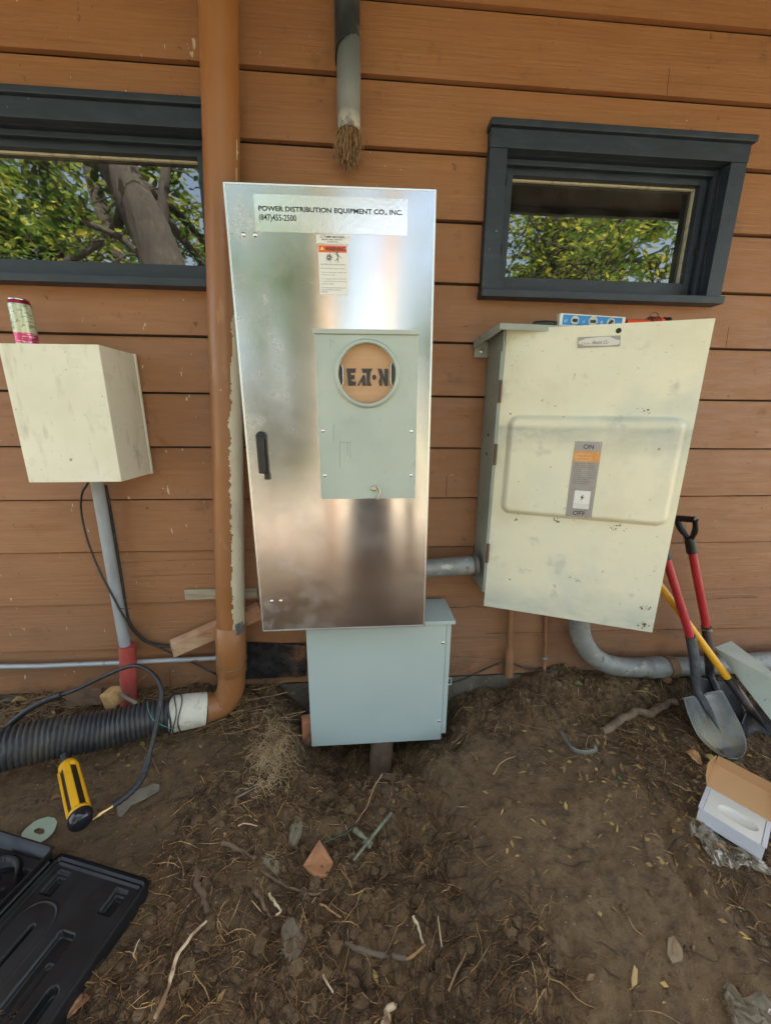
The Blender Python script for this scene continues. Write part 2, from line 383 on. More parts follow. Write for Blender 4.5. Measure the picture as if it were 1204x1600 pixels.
I, J = np.meshgrid(np.arange(nx-1), np.arange(ny-1)); a = (J*nx+I).ravel()
q = np.stack([a, a+1, a+nx+1, a+nx], -1); nf = len(q)
me.loops.add(nf*4); me.loops.foreach_set('vertex_index', q.ravel().astype(np.int32)); me.polygons.add(nf)
me.polygons.foreach_set('loop_start', (np.arange(nf)*4).astype(np.int32)); me.polygons.foreach_set('loop_total', np.full(nf, 4, np.int32))
me.update(calc_edges=True); me.validate(); me.polygons.foreach_set('use_smooth', [True]*nf)
ground = bpy.data.objects.new('ground', me); S.collection.objects.link(ground); tag(ground, 'bare dug soil with roots at the foot of the wall', None, None, 'structure')
soil_m = M('soil', (.145, .086, .040), .95,
    lay=[((.095, .060, .028), 2.2, 6, .40, .62, .9), ((.19, .122, .062), 5, 6, .48, .7, .7), ((.15, .098, .05), 1.6, 4, .45, .6, .6),
         ((.070, .045, .027), 26, 5, .5, .68, .8), ((.20, .145, .09), 110, 3, .62, .72, .6), ((.36, .30, .2), 170, 2, .73, .76, .8),
         ((.145, .122, .098), .01, 1, 0, .01, 1, ('y', -2.6, -3.2)), ((.08, .10, .045), .8, 3, .4, .5, .9, ('y', -4.5, -6))],
    bump=[(45, 6, .9, .016), (190, 4, .7, .005), (9, 4, .4, .02)])
me.materials.append(soil_m)
# ================================================================ BOXES ON THE WALL
steel_m = M('brushed steel', (.57, .555, .57), .2, 1,
    lay=[((.51, .49, .505), (2.5, 2.5, 1.2), 4, .35, .7, .6), ((.42, .42, .43), (6, 6, 8), 4, .45, .8, .45, ('x', .05, -.25))],
    aniso=.9, rv=((5, 5, 7), 4, .35, .75, .15, .23), bump=[((2.2, 2.2, .5), 1, .10, .01)],
    mlay=((0, 0, 0), (13, 13, 15), 4, .46, .76, .48, ('x', .08, -.2)))
nt_ = steel_m.node_tree; tg = nt_.nodes.new('ShaderNodeTangent'); tg.direction_type = 'RADIAL'; tg.axis = 'Y'
cmb = nt_.nodes.new('ShaderNodeCombineXYZ'); cmb.inputs[2].default_value = 1
nt_.links.new(cmb.outputs[0], nt_.nodes['Principled BSDF'].inputs['Tangent'])
chrome_m = M('bright metal', (.75, .74, .72), .22, 1)
grey_m = M('light grey enamel', (.40, .46, .41), .34, lay=[((.30, .36, .34), 5, 4, .4, .65, .5), ((.22, .25, .23), 28, 4, .66, .74, .4)], rv=(7, 4, .35, .65, .28, .45), bump=[(60, 3, .04, .001)])
grey2_m = M('blue grey enamel', (.43, .505, .49), .38, lay=[((.39, .465, .46), 3, 4, .4, .65, .5), ((.42, .46, .46), 40, 4, .68, .74, .3)], rv=(5, 4, .35, .65, .3, .48), bump=[(90, 3, .05, .0008)])
blackp_m = M('black plastic', (.014, .014, .016), .38, lay=[((.05, .05, .05), 25, 4, .55, .75, .4)])
ink_m = M('black ink', (.02, .02, .025), .6)
white_m = M('label paper', (.72, .72, .70), .35, coat=.4)
# ---- tall steel cabinet
fs = Fr((-.0595, -.265, 1.178), roll=.57, yaw=.5)
hw, hh = .312, .728
cab = thing('steel_cabinet', (-.06, -.12, .45), 'tall brushed steel electrical cabinet standing on the blue grey box', 'cabinet')
g = G(); g.box(fs, -hw+.006, hw-.006, .022, .262, -hh+.006, hh-.006, .002); g.build('cabinet_body', steel_m, cab)
g = G(); g.box(fs, -hw, hw, .0, .0205, -hh, hh, .0015)
door = g.build('door', steel_m, cab)
g = G()
for x0, x1, z0, z1 in ((-hw+.002, -hw+.0065, -hh+.002, hh-.002), (hw-.0065, hw-.002, -hh+.002, hh-.002), (-hw+.0065, hw-.0065, hh-.0065, hh-.002), (-hw+.0065, hw-.0065, -hh+.002, -hh+.0065)):
    g.box(fs, x0, x1, -.0011, -.0001, z0, z1, .0003)
g.build('door_hem', M('hem steel', (.8, .8, .8), .3, .8), door)
def rivet(fr, u, v, par, r=.0065, mat=chrome_m):
    x, z = fr.px(u, v); g = G(); g.lathe(fr.w(x, .0, z), -fr.y, [(r, 0), (r*.97, .0012), (r*.8, .003), (r*.4, .0042), (.0001, .0046)], 18)
    g.build('rivet', mat, par)
for u, v in ((380.5, 366), (398.5, 366.5), (424.5, 939.5), (438.5, 939)): rivet(fs, u, v, door)
g = G(); (x0, z1), (x1, z0) = fs.px(395.5, 302.5), fs.px(636, 368)
g.box(fs, x0, x1, -.0006, -.0002, z0, z1)
lab = g.build('clear_label', M('clear glossy label', (.74, .75, .77), .16, .75, bump=[(95, 3, .35, .0012), (9, 2, .2, .004)]), door)
(a, b), (c, d) = fs.px(404, 330.5), fs.px(628.5, 336); zt = fs.px(404, 321)[1]
text(fs, 'POWER DISTRIBUTION EQUIPMENT CO., INC.', a, b, c-a, zt-b, ink_m, lab, y=-.0012, bold=.024)
(a, b) = fs.px(405, 346); c = fs.px(463, 346)[0]; text(fs, '(847)455-2500', a, b-.0015, c-a, .021, ink_m, lab, y=-.0012, bold=.012)
(x0, z1), (x1, z0) = fs.px(493.5, 366.5), fs.px(546, 381.5)
g = G(); g.box(fs, x0, x1, -.0012, -.0007, z0, z1); wl = g.build('rating_label', white_m, door)
gi = G(); W_ = x1-x0; H_ = z1-z0
text(fs, 'CTMF4034A', x0+W_*.12, z1-H_*.36, W_*.74, H_*.27, None, None, y=-.0017, acc=gi, bold=.01)
text(fs, '480VAC MAX 3PH 4W', x0+W_*.16, z1-H_*.62, W_*.62, H_*.17, None, None, y=-.0017, acc=gi, bold=.01)
text(fs, '65,000 AIC', x0+W_*.34, z1-H_*.88, W_*.32, H_*.17, None, None, y=-.0017, acc=gi, bold=.01)
gi.build('lettering', ink_m, wl, recalc=False)
(x0, z1), (x1, z0) = fs.px(497, 382), fs.px(543.5, 461)
W_ = x1-x0; H_ = z1-z0
g = G(); g.box(fs, x0, x1, -.0010, -.0006, z0, z1); wl = g.build('warning_label', white_m, door)
g = G(); g.box(fs, x0+.001, x1-.001, -.0014, -.0011, z1-H_*.15, z1-.001); g.build('warning_band', M('orange band', (.72, .11, .02), .35, coat=.5), wl)
g = G()
text(fs, 'WARNING', x0+W_*.24, z1-H_*.122, W_*.7, H_*.085, None, None, y=-.0019, bold=.03, acc=g)
# pictogram: burst and a person thrown back
cx, cz = x0+W_*.36, z1-H_*.25
for i in range(16):
    an = 2*PI*i/16; r_ = .011+.006*r2.random(); g.prism(Fr(fs.w(cx, 0, cz)), [(.003*math.cos(an-.3), .003*math.sin(an-.3)), (r_*math.cos(an)*.9, r_*math.sin(an)), (.003*math.cos(an+.35), .003*math.sin(an+.35))], -.0017, -.0015)
fp = Fr(fs.w(x0+W_*.66, 0, cz))
for (ax, az, bx, bz, t) in ((0, .011, .001, -.002, .0016), (0, .007, -.010, .012, .0009), (.001, .007, .011, -.001, .0009), (.001, -.002, -.008, -.010, .0011), (.001, -.002, .002, -.013, .0011)):
    dx, dz = bx-ax, bz-az; l = math.hypot(dx, dz); nx_, nz_ = -dz/l*t, dx/l*t
    g.prism(fp, [(ax-nx_, az-nz_), (bx-nx_*.6, bz-nz_*.6), (bx+nx_*.6, bz+nz_*.6), (ax+nx_, az+nz_)], -.0017, -.0015)
g.prism(fp, [(-.001+.0025*math.cos(2*PI*i/8), .0135+.0025*math.sin(2*PI*i/8)) for i in range(8)], -.0017, -.0015)
rows = [(.40, 'ELECTRICAL ARC FLASH HAZARD', .86), (.48, 'May cause Severe Injury or Death.', .86), (.56, 'Follow the requirements in NFPA 70E', .88), (.61, 'for safe work practices.', .5),
        (.69, 'Turn equipment off per NFPA 70E', .86), (.74, 'is required and work on electrically', .88), (.79, 'safe work condition.', .45), (.87, 'Wear appropriate Personal Protective', .88), (.915, 'Equipment PPE as required by', .7), (.955, 'NFPA 70E.', .22)]
for f_, t_, wd in rows: text(fs, t_, x0+W_*.07, z1-H_*f_, W_*wd, H_*.024, None, None, y=-.0017, acc=g)
g.build('lettering', ink_m, wl, recalc=False)
g = G(); cx, cz = x0+W_*.13, z1-H_*.075
g.prism(Fr(fs.w(cx, 0, cz)), [(-.006, -.004), (.006, -.004), (0, .006)], -.0018, -.0016); g.build('warning_triangle', M('yellow ink', (.8, .6, .12), .4), wl)
# handle
(hx, hz0), (_, hz1) = fs.px(414, 742), fs.px(412, 682)
g = G(); g.lathe(fs.w(hx-.001, .0, hz1), -fs.y, [(.018, 0), (.018, .004), (.017, .010), (.0165, .018), (.013, .020)], 26)
hd = g.build('handle', blackp_m, door)
g = G(); g.box(fs, hx-.014, hx+.010, -.030, -.008, hz0+.008, hz1+.004, .005, 3); g.build('grip', blackp_m, hd)
g = G(); g.box(fs, hx+.000, hx+.016, -.010, .0, hz0, hz1+.002, .002); g.box(fs, hx+.000, hx+.018, -.012, .0, hz0-.015, hz0+.006, .002); g.build('handle_base', blackp_m, hd)
g = G(); g.lathe(fs.w(hx+.006, -.002, hz1+.004), -fs.y, [(.009, 0), (.009, .010), (.006, .012)], 16); g.build('lock_button', M('grey knob', (.3, .3, .3), .4), hd)

# ---- meter socket on its door
fm = Fr((.0350, -.360, 1.2405), roll=.42, yaw=1.2)
hw, hh = .1545, .256
met = thing('meter_socket', (.035, -.31, .98), 'light grey meter socket with a round opening, fixed to the steel cabinet', 'meter socket')
g = G(); g.box(fm, -hw+.004, hw-.004, .019, .092, -hh+.003, hh-.014, .002); g.build('socket_body', grey_m, met)
rcx, rcz = fm.px(573.4, 584.3); RI, RO = .0865, .0975
angs = sorted(set([2*PI*i/72 for i in range(72)]+[math.atan2(z-rcz, x-rcx) % (2*PI) for x in (-hw, hw) for z in (-hh, hh-.012)]))
def redge(a):
    c, s = math.cos(a), math.sin(a); t = 9
    if c > 1e-9: t = min(t, (hw-rcx)/c)
    if c < -1e-9: t = min(t, (-hw-rcx)/c)
    if s > 1e-9: t = min(t, (hh-.012-rcz)/s)
    if s < -1e-9: t = min(t, (-hh-rcz)/s)
    return rcx+c*t, rcz+s*t
g = G(); n = len(angs); vs = []
for a in angs: vs.append(fm.w(rcx+RO*math.cos(a), 0, rcz+RO*math.sin(a)))
for a in angs: x, z = redge(a); vs.append(fm.w(x, 0, z))
for a in angs: x, z = redge(a); vs.append(fm.w(x, .018, z))
g.add(vs, [(i, (i+1) % n, n+(i+1) % n, n+i) for i in range(n)]+[(n+i, n+(i+1) % n, 2*n+(i+1) % n, 2*n+i) for i in range(n)])
cov = g.build('cover', grey_m, met)
g = G(); prof = [(RO+.004, .0), (RO+.002, -.004), (RO-.002, -.010), (RO-.007, -.012), (RI+.001, -.010), (RI, -.005), (RI, .016)]
n = 72; vs = [fm.w(rcx+r*math.cos(2*PI*j/n), y, rcz+r*math.sin(2*PI*j/n)) for r, y in prof for j in range(n)]
g.add(vs, [(i*n+j, i*n+(j+1) % n, (i+1)*n+(j+1) % n, (i+1)*n+j) for i in range(len(prof)-1) for j in range(n)], True)
g.build('ring', grey_m, met)
g = G(); g.box(fm, -hw-.004, hw+.004, -.006, .092, hh-.0115, hh+.002, .002); g.build('top_flange', grey_m, met)
g = G(); n = 64; g.add([fm.w(rcx, .010, rcz)]+[fm.w(rcx+RI*math.cos(2*PI*j/n), .012, rcz+RI*math.sin(2*PI*j/n)) for j in range(n)], [(0, 1+j, 1+(j+1) % n) for j in range(n)])
card = g.build('cardboard_disc', M('cardboard', (.50, .31, .18), .85, lay=[((.44, .24, .12), (4, 4, 60), 3, .4, .7, .6)]), met)
# stencilled name on the cardboard, block letters
g = G(); (lx0, lz0), (lx1, lz1) = fm.px(542, 602.5, .01), fm.px(606, 576, .01); LW, LH = lx1-lx0, lz1-lz0
def glyph(pts, acc, y0=.0085, y1=.0093): acc.prism(fm, [(lx0+x*LW, lz0+z*LH) for x, z in pts], y0, y1)
glyph([(.0, 1), (.22, 1), (.205, .75), (.095, .75), (.10, .62), (.19, .62), (.19, .38), (.115, .38), (.12, .25), (.215, .25), (.215, 0), (.03, 0)], g)
glyph([(.25, 0), (.385, .62), (.44, .62), (.465, 0), (.375, 0), (.365, .2), (.325, .2), (.30, 0)], g)
glyph([(.36, 1), (.62, 1), (.575, .75), (.555, .3), (.60, 0), (.48, 0), (.475, .75), (.385, .75)], g)
glyph([(.80, 0), (.77, .25), (.81, .5), (.77, .8), (.75, 1), (.84, 1), (.915, .45), (.915, 1), (1, 1), (1, 0), (.92, 0), (.85, .5), (.85, 0)], g)
glyph([(.665+.052*math.cos(2*PI*i/20), .5+.15*math.sin(2*PI*i/20)) for i in range(20)], g)
g.build('lettering', M('stencil ink', (.05, .045, .045), .8, lay=[((.25, .15, .09), 160, 3, .6, .7, .7)]), card)
for s, u, v0, v1 in ((1, 533.5, 569, 604), (-1, 612.5, 566, 602)):
    (x, za), (_, zb) = fm.px(u, v1, .005), fm.px(u, v0, .005)
    g = G(); x += 0
    g.prism(fm, [(x-.008*s, za), (x-.001*s, za), (x+.0035*s, za+.012), (x+.0035*s, zb-.012), (x-.001*s, zb), (x-.008*s, zb)], .002, .0095); j = g.build('jaw', blackp_m, met)
    g = G(); g.tube([fm.w(x+.000*s, .003, za), fm.w(x+.005*s, .003, za+.012), fm.w(x+.005*s, .003, zb-.012), fm.w(x+.000*s, .003, zb)], .0013, 6); g.build('spring_clip', chrome_m, j)
for u, v in ((504.5, 673), (642.3, 673.5), (507.3, 743), (641.5, 742.5)):
    x, z = fm.px(u, v); screw(fm, x, z, .0058, 'screw', chrome_m, cov)
g = G(); (a, b), (c, d) = fm.px(529.5, 663.5), fm.px(554, 654.5)
text(fm, 'EATON', a, b, c-a, d-b, grey_m, cov, y=-.0008, bold=.01, name='embossed_lettering')
(a, b) = fm.px(583, 776); 
g = G(); g.tube([fm.w(*fm.px(u, v)[:1], -.006, fm.px(u, v)[1]) for u, v in ((580.5, 762), (588, 758.5), (592, 763), (594, 770), (589.5, 777))], .0035, 8, flat=.5); g.lathe(fm.w(fm.px(589.5, 777.5)[0], 0, fm.px(589.5, 777.5)[1]), -fm.y, [(.006, 0), (.006, .006), (.003, .009)], 14)
x, z = fm.px(583.5, 763); g.lathe(fm.w(x, -.004, z), -fm.y, [(.0085, 0), (.0085, .003), (.006, .004)], 16)
g.build('latch', M('worn brass steel', (.5, .46, .4), .35, 1), met)
x, z = fm.px(574.5, 778); g = G(); g.box(fm, x-.014, x+.014, -.0035, .0, z-.001, z+.0012, .0004); g.build('seal_tab', chrome_m, met)
scuff_m = M('grey scuff', (.2, .24, .22), .8)                   # pencil marks
for pts in (((516, 529), (516, 543)), ((516, 532), (523, 534)), ((521, 662), (521, 690)), ((531, 688), (531, 730)), ((547, 691), (547, 716)), ((543, 691), (543, 712)), ((531, 691), (548, 691))):
    G().tube([fm.w(fm.px(u, v)[0], -.0002, fm.px(u, v)[1]) for u, v in pts], .0004, 4).build('pencil_mark', scuff_m, cov)

# ---- lower blue grey box
fg = Fr((.089, -.187, .128), roll=.15)
hw, hh = .300, .299
gb = thing('junction_box', (.089, -.10, -.17), 'large blue grey enclosure standing in the dug hole below the steel cabinet', 'junction box')
g = G(); g.box(fg, -hw+.004, hw-.006, .016, .187, -hh+.02, hh-.004, .002); g.build('box_body', grey2_m, gb)
g = G(); g.box(fg, -hw, hw-.022, .0, .0145, -hh, hh-.004, .0015); gd = g.build('door', grey2_m, gb)
g = G(); g.box(fg, hw-.0205, hw-.0005, .003, .0155, -hh+.03, hh-.006, .001); g.build('side_flange', grey2_m, gb)
g = G()
g.add([fg.w(x, y, z) for x, y, z in ((-hw-.004, -.012, hh+.004), (hw+.012, -.012, hh+.004), (hw+.012, .187, hh+.006), (-hw-.004, .187, hh+.006), (-hw-.004, -.012, hh-.012), (hw+.012, -.012, hh-.012), (hw+.012, .187, hh-.012), (-hw-.004, .187, hh-.012))],
      [(0, 1, 2, 3), (4, 7, 6, 5), (0, 4, 5, 1), (1, 5, 6, 2), (2, 6, 7, 3), (3, 7, 4, 0)])
g.build('lid', grey2_m, gb, bevel=.0012)
for u, v in ((697.5, 1004.5), (691.5, 1126.5)):
    x, z = fg.px(u, v); x = min(x, hw-.034); screw(fg, x, z, .0068, 'screw', chrome_m, gd)
x, z = fg.px(704, 1066); 
g = G(); fh = Fr(fg.w(hw-.001, .004, z))
for a, b, c, d in ((0, .014, .014, .018), (0, .014, -.018, -.014), (.011, .015, -.014, .014)): g.box(fh, a, b, 0, .003, c, d, .0006)
g.build('padlock_hasp', M('hasp', (.4, .46, .48), .4, .2), gb)

# ---- left cream box, drink can, conduit
cream_m = M('cream enamel', (.73, .71, .59), .3, lay=[((.62, .60, .46), 4, 4, .4, .65, .6), ((.38, .36, .28), (26, 26, 7), 5, .57, .75, .6), ((.16, .14, .10), (22, 22, 16), 5, .67, .71, .8), ((.12, .10, .07), 70, 3, .70, .73, .8)],
    rv=(9, 5, .35, .7, .22, .5), bump=[(5, 3, .15, .01), (80, 3, .04, .001)], coat=.15)
fl = Fr((-.969, -.216, 1.240), roll=.42, yaw=.3)
hw, hh = .1515, .222
lb = thing('utility_box', (-.969, -.10, 1.018), 'cream metal utility box on the wall at the left, with a drink can on top', 'utility box')
g = G(); g.box(fl, -hw, hw, 0, .200, -hh, hh, .0025); g.build('cover', cream_m, lb)
g = G(); g.box(fl, -hw-.003, hw+.003, .2005, .215, -hh-.003, hh+.003, .005); g.build('back_plate', cream_m, lb)
can_base = pix(42.5, 534, 1.5); cb = V((can_base.x, -.10, 1.4635))
t = thing('drink_can', cb, 'tall cream and pink drink can standing on the cream utility box', 'can')
ct = M('can print', (.56, .60, .44), .25, .25, lay=[((.12, .14, .10), (60, 60, 190), 2, .56, .6, .6, ('z', .05, .06))])
g = G(); r_ = .0315; g.lathe(cb, (0, 0, 1), [(.022, .0), (.026, .0015), (.030, .008), (r_, .012), (r_, .132), (.031, .135)], 32); bd = g.build('can_body', ct, t)
nt_ = ct.node_tree; 
g = G(); g.lathe(cb, (0, 0, 1), [(.031, .1352), (.0275, .1455), (.0272, .1475)], 32); g.build('shoulder', M('crimson can', (.30, .012, .05), .3, .5), t)
g = G(); g.lathe(cb, (0, 0, 1), [(.0278, .1476), (.0282, .150), (.027, .1515), (.0255, .150), (.025, .147)], 32); g.build('rim', chrome_m, t)
band = G(); band.lathe(cb, (0, 0, 1), [(r_+.0002, .013), (r_+.0002, .046)], 32); band.build('pink_band', M('pink print', (.55, .06, .16), .25, .4, lay=[((.9, .6, .66), (50, 50, 160), 2, .58, .6, .7)]), t)
g = G()
for k in range(13):
    for s in range(7):
        a0 = -1.25+s*.16+r2.uniform(0, .05); a1 = a0+r2.uniform(.07, .13); z = .054+k*.0055
        if r2.random() < .2: continue
        q = lambda a, z: cb+V((math.sin(a)*(r_+.0003), -math.cos(a)*(r_+.0003), z))
        g.add([q(a0, z), q(a1, z), q(a1, z+.002), q(a0, z+.002)], [(0, 1, 2, 3)])
g.build('fine_print', M('can ink', (.10, .12, .10), .5), t)

# ---- right disconnect box with its cover ajar
cream2_m = M('faded cream paint', (.73, .69, .53), .42, lay=[((.66, .66, .53), 2.4, 4, .42, .62, .8), ((.50, .55, .50), 3.4, 5, .52, .70, .6), ((.60, .55, .40), 5, 5, .5, .7, .5),
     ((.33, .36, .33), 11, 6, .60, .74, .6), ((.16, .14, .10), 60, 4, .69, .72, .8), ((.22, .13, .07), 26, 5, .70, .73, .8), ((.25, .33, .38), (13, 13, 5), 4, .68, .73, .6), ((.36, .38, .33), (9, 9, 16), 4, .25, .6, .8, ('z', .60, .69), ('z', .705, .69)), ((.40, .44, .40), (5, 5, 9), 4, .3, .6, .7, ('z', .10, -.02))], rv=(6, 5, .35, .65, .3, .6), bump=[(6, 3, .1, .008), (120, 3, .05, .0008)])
side_m = M('old grey green paint', (.30, .33, .29), .5, lay=[((.22, .25, .22), 6, 5, .42, .62, .8), ((.10, .09, .07), 30, 4, .64, .7, .8), ((.14, .08, .05), 18, 5, .7, .73, .8)], bump=[(50, 3, .1, .001)])
db = thing('disconnect_box', (.80, -.075, .52), 'big faded cream disconnect box whose wide cover hangs ajar on the right', 'switch box')
BX0, BX1, BZ0, BZ1 = .5215, 1.10, .535, 1.545
g = G(); g.box(W0, BX0, BX1, -.150, -.001, BZ0, BZ1-.03, .002); g.build('box_body', side_m, db)
g = G()                                                          # rain hood, sloping out from the wall
hz = 1.5475
g.add([(BX0-.016, -.001, 1.522+.003), (BX1+.01, -.001, 1.56), (BX1+.01, -.170, 1.566), (BX0-.022, -.162, 1.5645)], [(0, 1, 2, 3)])
P = [V((.4625, -.004, 1.540)), V((BX1+.01, -.004, 1.565)), V((BX1+.015, -.205, 1.5535)), V((.4935, -.200, 1.5615))]
g = G(); g.slab([P[3], P[2], P[1], P[0]], .003)
g.slab([P[0], P[3], P[3]-V((-.002, 0, .026)), P[0]-V((-.002, 0, .030))], .002)
g.slab([P[3], P[2], P[2]-V((0, 0, .018)), P[3]-V((0, 0, .020))], .002)
g.build('hood', side_m, db)
g = G(); g.box(W0, .4665, .5205, -.0085, -.0045, 1.478, 1.535, .001); g.box(W0, .5195, .5235, -.175, -.0045, 1.478, 1.555, .001); br = g.build('bracket', side_m, db)
screw(Fr((0, -.0085, 0)), .4955, 1.5005, .0085, 'screw', chrome_m, br)
fc = Fr((.817, -.270, 1.0115), yaw=22.8, roll=-.2, tilt=-.3)
hw, hh = .3075, .540
(pa, pb), (pc, pd) = fc.px(793, 651), fc.px(1066, 820)            # raised panel
px0, pz1 = fc.px(795, 649); px1 = fc.px(1064, 700)[0]; pz0 = fc.px(920, 812)[1]
def cover_pt(u, v):
    x = -hw+2*hw*u; z = -hh+2*hh*v
    cx, cz = (px0+px1)/2, (pz0+pz1)/2; qx, qz = abs(x-cx)-(px1-px0)/2+.035, abs(z-cz)-(pz1-pz0)/2+.035
    sdv = math.hypot(max(qx, 0), max(qz, 0))+min(max(qx, qz), 0)-.035
    t = min(max((-sdv)/.022, 0), 1); y = -.027*math.sin(t*PI/2)**.8
    y += .0012*mnoise.noise(V((x*5, z*5, 0)))
    return fc.w(x, y, z)
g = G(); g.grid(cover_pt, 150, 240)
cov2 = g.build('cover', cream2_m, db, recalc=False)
g = G()
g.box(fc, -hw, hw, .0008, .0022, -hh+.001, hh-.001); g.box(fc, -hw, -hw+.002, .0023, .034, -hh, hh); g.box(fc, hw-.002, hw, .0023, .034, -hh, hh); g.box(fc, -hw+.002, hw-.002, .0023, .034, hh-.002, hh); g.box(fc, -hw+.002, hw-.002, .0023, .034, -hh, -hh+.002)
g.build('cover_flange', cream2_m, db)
hinge_m = M('rusty hinge', (.12, .07, .05), .7)
for z in (-.30, .1, .33): G().tube([W0.w(BX0+.006, -.158, 1.01+z-.04), W0.w(BX0+.006, -.158, 1.01+z+.04)], .006, 10).build('hinge', hinge_m, db)
for u, v in ((772, 680), (771, 710)): 
    p = pix(u, v, 1.50); q = V((BX0-.0005, p.y+.02, p.z)); G().lathe(q, (-1, 0, 0), [(.006, 0), (.006, .001)], 12).build('plug_hole', black_m, db)
# ON / OFF plate, leaning with the cover's print
c4 = [fc.px(u, v, -.028) for u, v in ((899, 689), (942, 690.5), (922, 810), (882, 806))]
ca = V((c4[0][0], 0, c4[0][1])); exv = V((c4[1][0]-c4[0][0], 0, c4[1][1]-c4[0][1])); ezv = V((c4[0][0]-c4[3][0], 0, c4[0][1]-c4[3][1]))
PW, PH = .5*(exv.length+V((c4[2][0]-c4[3][0], 0, c4[2][1]-c4[3][1])).length), ezv.length
ccx, ccz = sum(c[0] for c in c4)/4, sum(c[1] for c in c4)/4
fpz = Fr(fc.w(ccx, -.0275, ccz), yaw=22.8, roll=-.2, tilt=-.3)
g = G(); g.box(fpz, -PW/2, PW/2, -.0015, 0, -PH/2, PH/2, .0004)
pl = g.build('switch_plate', M('grey metal plate', (.30, .29, .29), .42, .5, lay=[((.2, .2, .2), 30, 4, .5, .7, .5)]), db)
g = G(); g.box(fpz, -PW/2+.001, PW/2-.001, -.0019, -.0016, PH*.24, PH*.375); g.build('orange_band', M('faded orange', (.62, .27, .06), .5, lay=[((.62, .36, .16), 60, 3, .5, .6, .6)]), pl)
g = G()
text(fpz, 'ON', -.014, PH*.405, .032, .016, None, None, y=-.002, bold=.01, acc=g)
text(fpz, 'OFF', -.020, -PH*.475, .040, .016, None, None, y=-.002, bold=.01, acc=g)
text(fpz, 'OR THE', -.009, -PH*.425, .020, .0045, None, None, y=-.002, acc=g)
z = PH*.215
for i in range(11):
    L_ = r2.uniform(.5, .85) if i not in (3, 4, 5, 6) else .28
    s_ = ''.join(r2.choice('eaonrstil ') for _ in range(int(L_*34))).strip() or 'in'
    g.box(fpz, -PW*.42, -PW*.42+PW*L_, -.0019, -.0016, z, z+.0028) if False else text(fpz, 'service data', -PW*.42, z, PW*L_, .0034, None, None, y=-.002, acc=g)
    if i in (3, 4, 5, 6): text(fpz, 'max rating', PW*.12, z, PW*.3, .0034, None, None, y=-.002, acc=g)
    z -= .0072
g.build('lettering', ink_m, pl, recalc=False)
g = G()
for row, s_ in ((.33, 'DISCONNECT'), (.285, 'SERVICE SWITCH'), (.25, 'EQUIPMENT')): text(fpz, s_, -PW*.4, PH*row, PW*.6, .005, None, None, y=-.0022, acc=g)
g.build('lettering', M('pale ink', (.7, .5, .35), .6), pl, recalc=False)
g = G(); sx0, sx1, sz0, sz1 = -PW*.26, PW*.34, -PH*.38, -PH*.14; g.box(fpz, sx0, sx1, -.0021, -.0016, sz0, sz1); st = g.build('bolt_sticker', white_m, pl)
g = G(); bc = fpz.w((sx0+sx1)/2, -.0023, sz1-.024)
fb = Fr(bc, yaw=22.8)
g.prism(fb, [(.004, .012), (-.007, -.002), (-.001, -.001), (-.004, -.014), (.007, .002), (.001, .001)], -.0003, 0)
for i in range(4): text(fpz, 'risk of electric shock keep closed', sx0+.003, sz0+.003+i*.0042, sx1-sx0-.006, .0026, None, None, y=-.0024, acc=g)
g.build('lettering', ink_m, st, recalc=False)
for x in (-.42, .42):
    for z in (-.475, .475): screw(fpz, PW*x, PH*z, .0028, 'screw', chrome_m, pl, y=-.0016)
# maker's sticker, torn
q = [fc.px(u, v) for u, v in ((902, 527), (969, 524), (968, 541), (902, 544))]
g = G(); g.prism(fc, q, -.0022, -.0014); ms = g.build('torn_sticker', M('grey sticker', (.30, .31, .29), .5), cov2)
q = [fc.px(u, v) for u, v in ((904, 533), (915, 529), (935, 526.5), (952, 526), (960, 530), (968.5, 532), (966, 538), (950, 540), (930, 540), (912, 540), (903, 537))]
g = G(); g.prism(fc, q, -.0028, -.0023); g.build('white_patch', M('white vinyl', (.62, .60, .56), .5, lay=[((.3, .15, .12), 50, 4, .62, .68, .6)]), ms)
(a, b), (c, d) = fc.px(924, 538), fc.px(949, 531.5)
text(fc, 'Electric Co', a, b, c-a, d-b, ink_m, ms, y=-.0034, slant=.25)
(a, b), (c, d) = fc.px(907, 538.5), fc.px(921, 534.5)
text(fc, 'Case', a, b, c-a, d-b, M('faded red ink', (.4, .15, .12), .6), ms, y=-.0034)
x, z = fc.px(966, 516.5); g = G(); g.lathe(fc.w(x, 0, z), -fc.y, [(.0085, -.0002), (.0085, .0014)], 10); g.build('punched_hole', black_m, cov2)
# rust chips on the cover
r3 = random.Random(11); rust_m = M('rust chip', (.10, .055, .03), .9)
for (u, v, n_, s_) in ((808, 812, 5, 4), (870, 812, 8, 8), (960, 824, 12, 12), (1008, 950, 9, 6), (1004, 975, 12, 8), (795, 905, 2, 3), (1012, 640, 5, 9), (745+15, 560, 3, 4)):
    g = G()
    for i in range(n_):
        x, z = fc.px(u+r3.gauss(0, s_*.6), v+r3.gauss(0, s_*.35)); k = r3.randint(4, 6); r_ = r3.uniform(.0015, .0042)
        p_ = fc.w(0, 0, 0)
        inside = px0 < x < px1 and pz0 < z < pz1
        g.prism(fc, [(x+r_*r3.uniform(.5, 1.3)*math.cos(2*PI*j/k), z+r_*r3.uniform(.4, 1)*math.sin(2*PI*j/k)) for j in range(k)], (-.0285 if inside else -.0018), (-.0275 if inside else -.0013))
    g.build('rust_spot', rust_m, cov2)
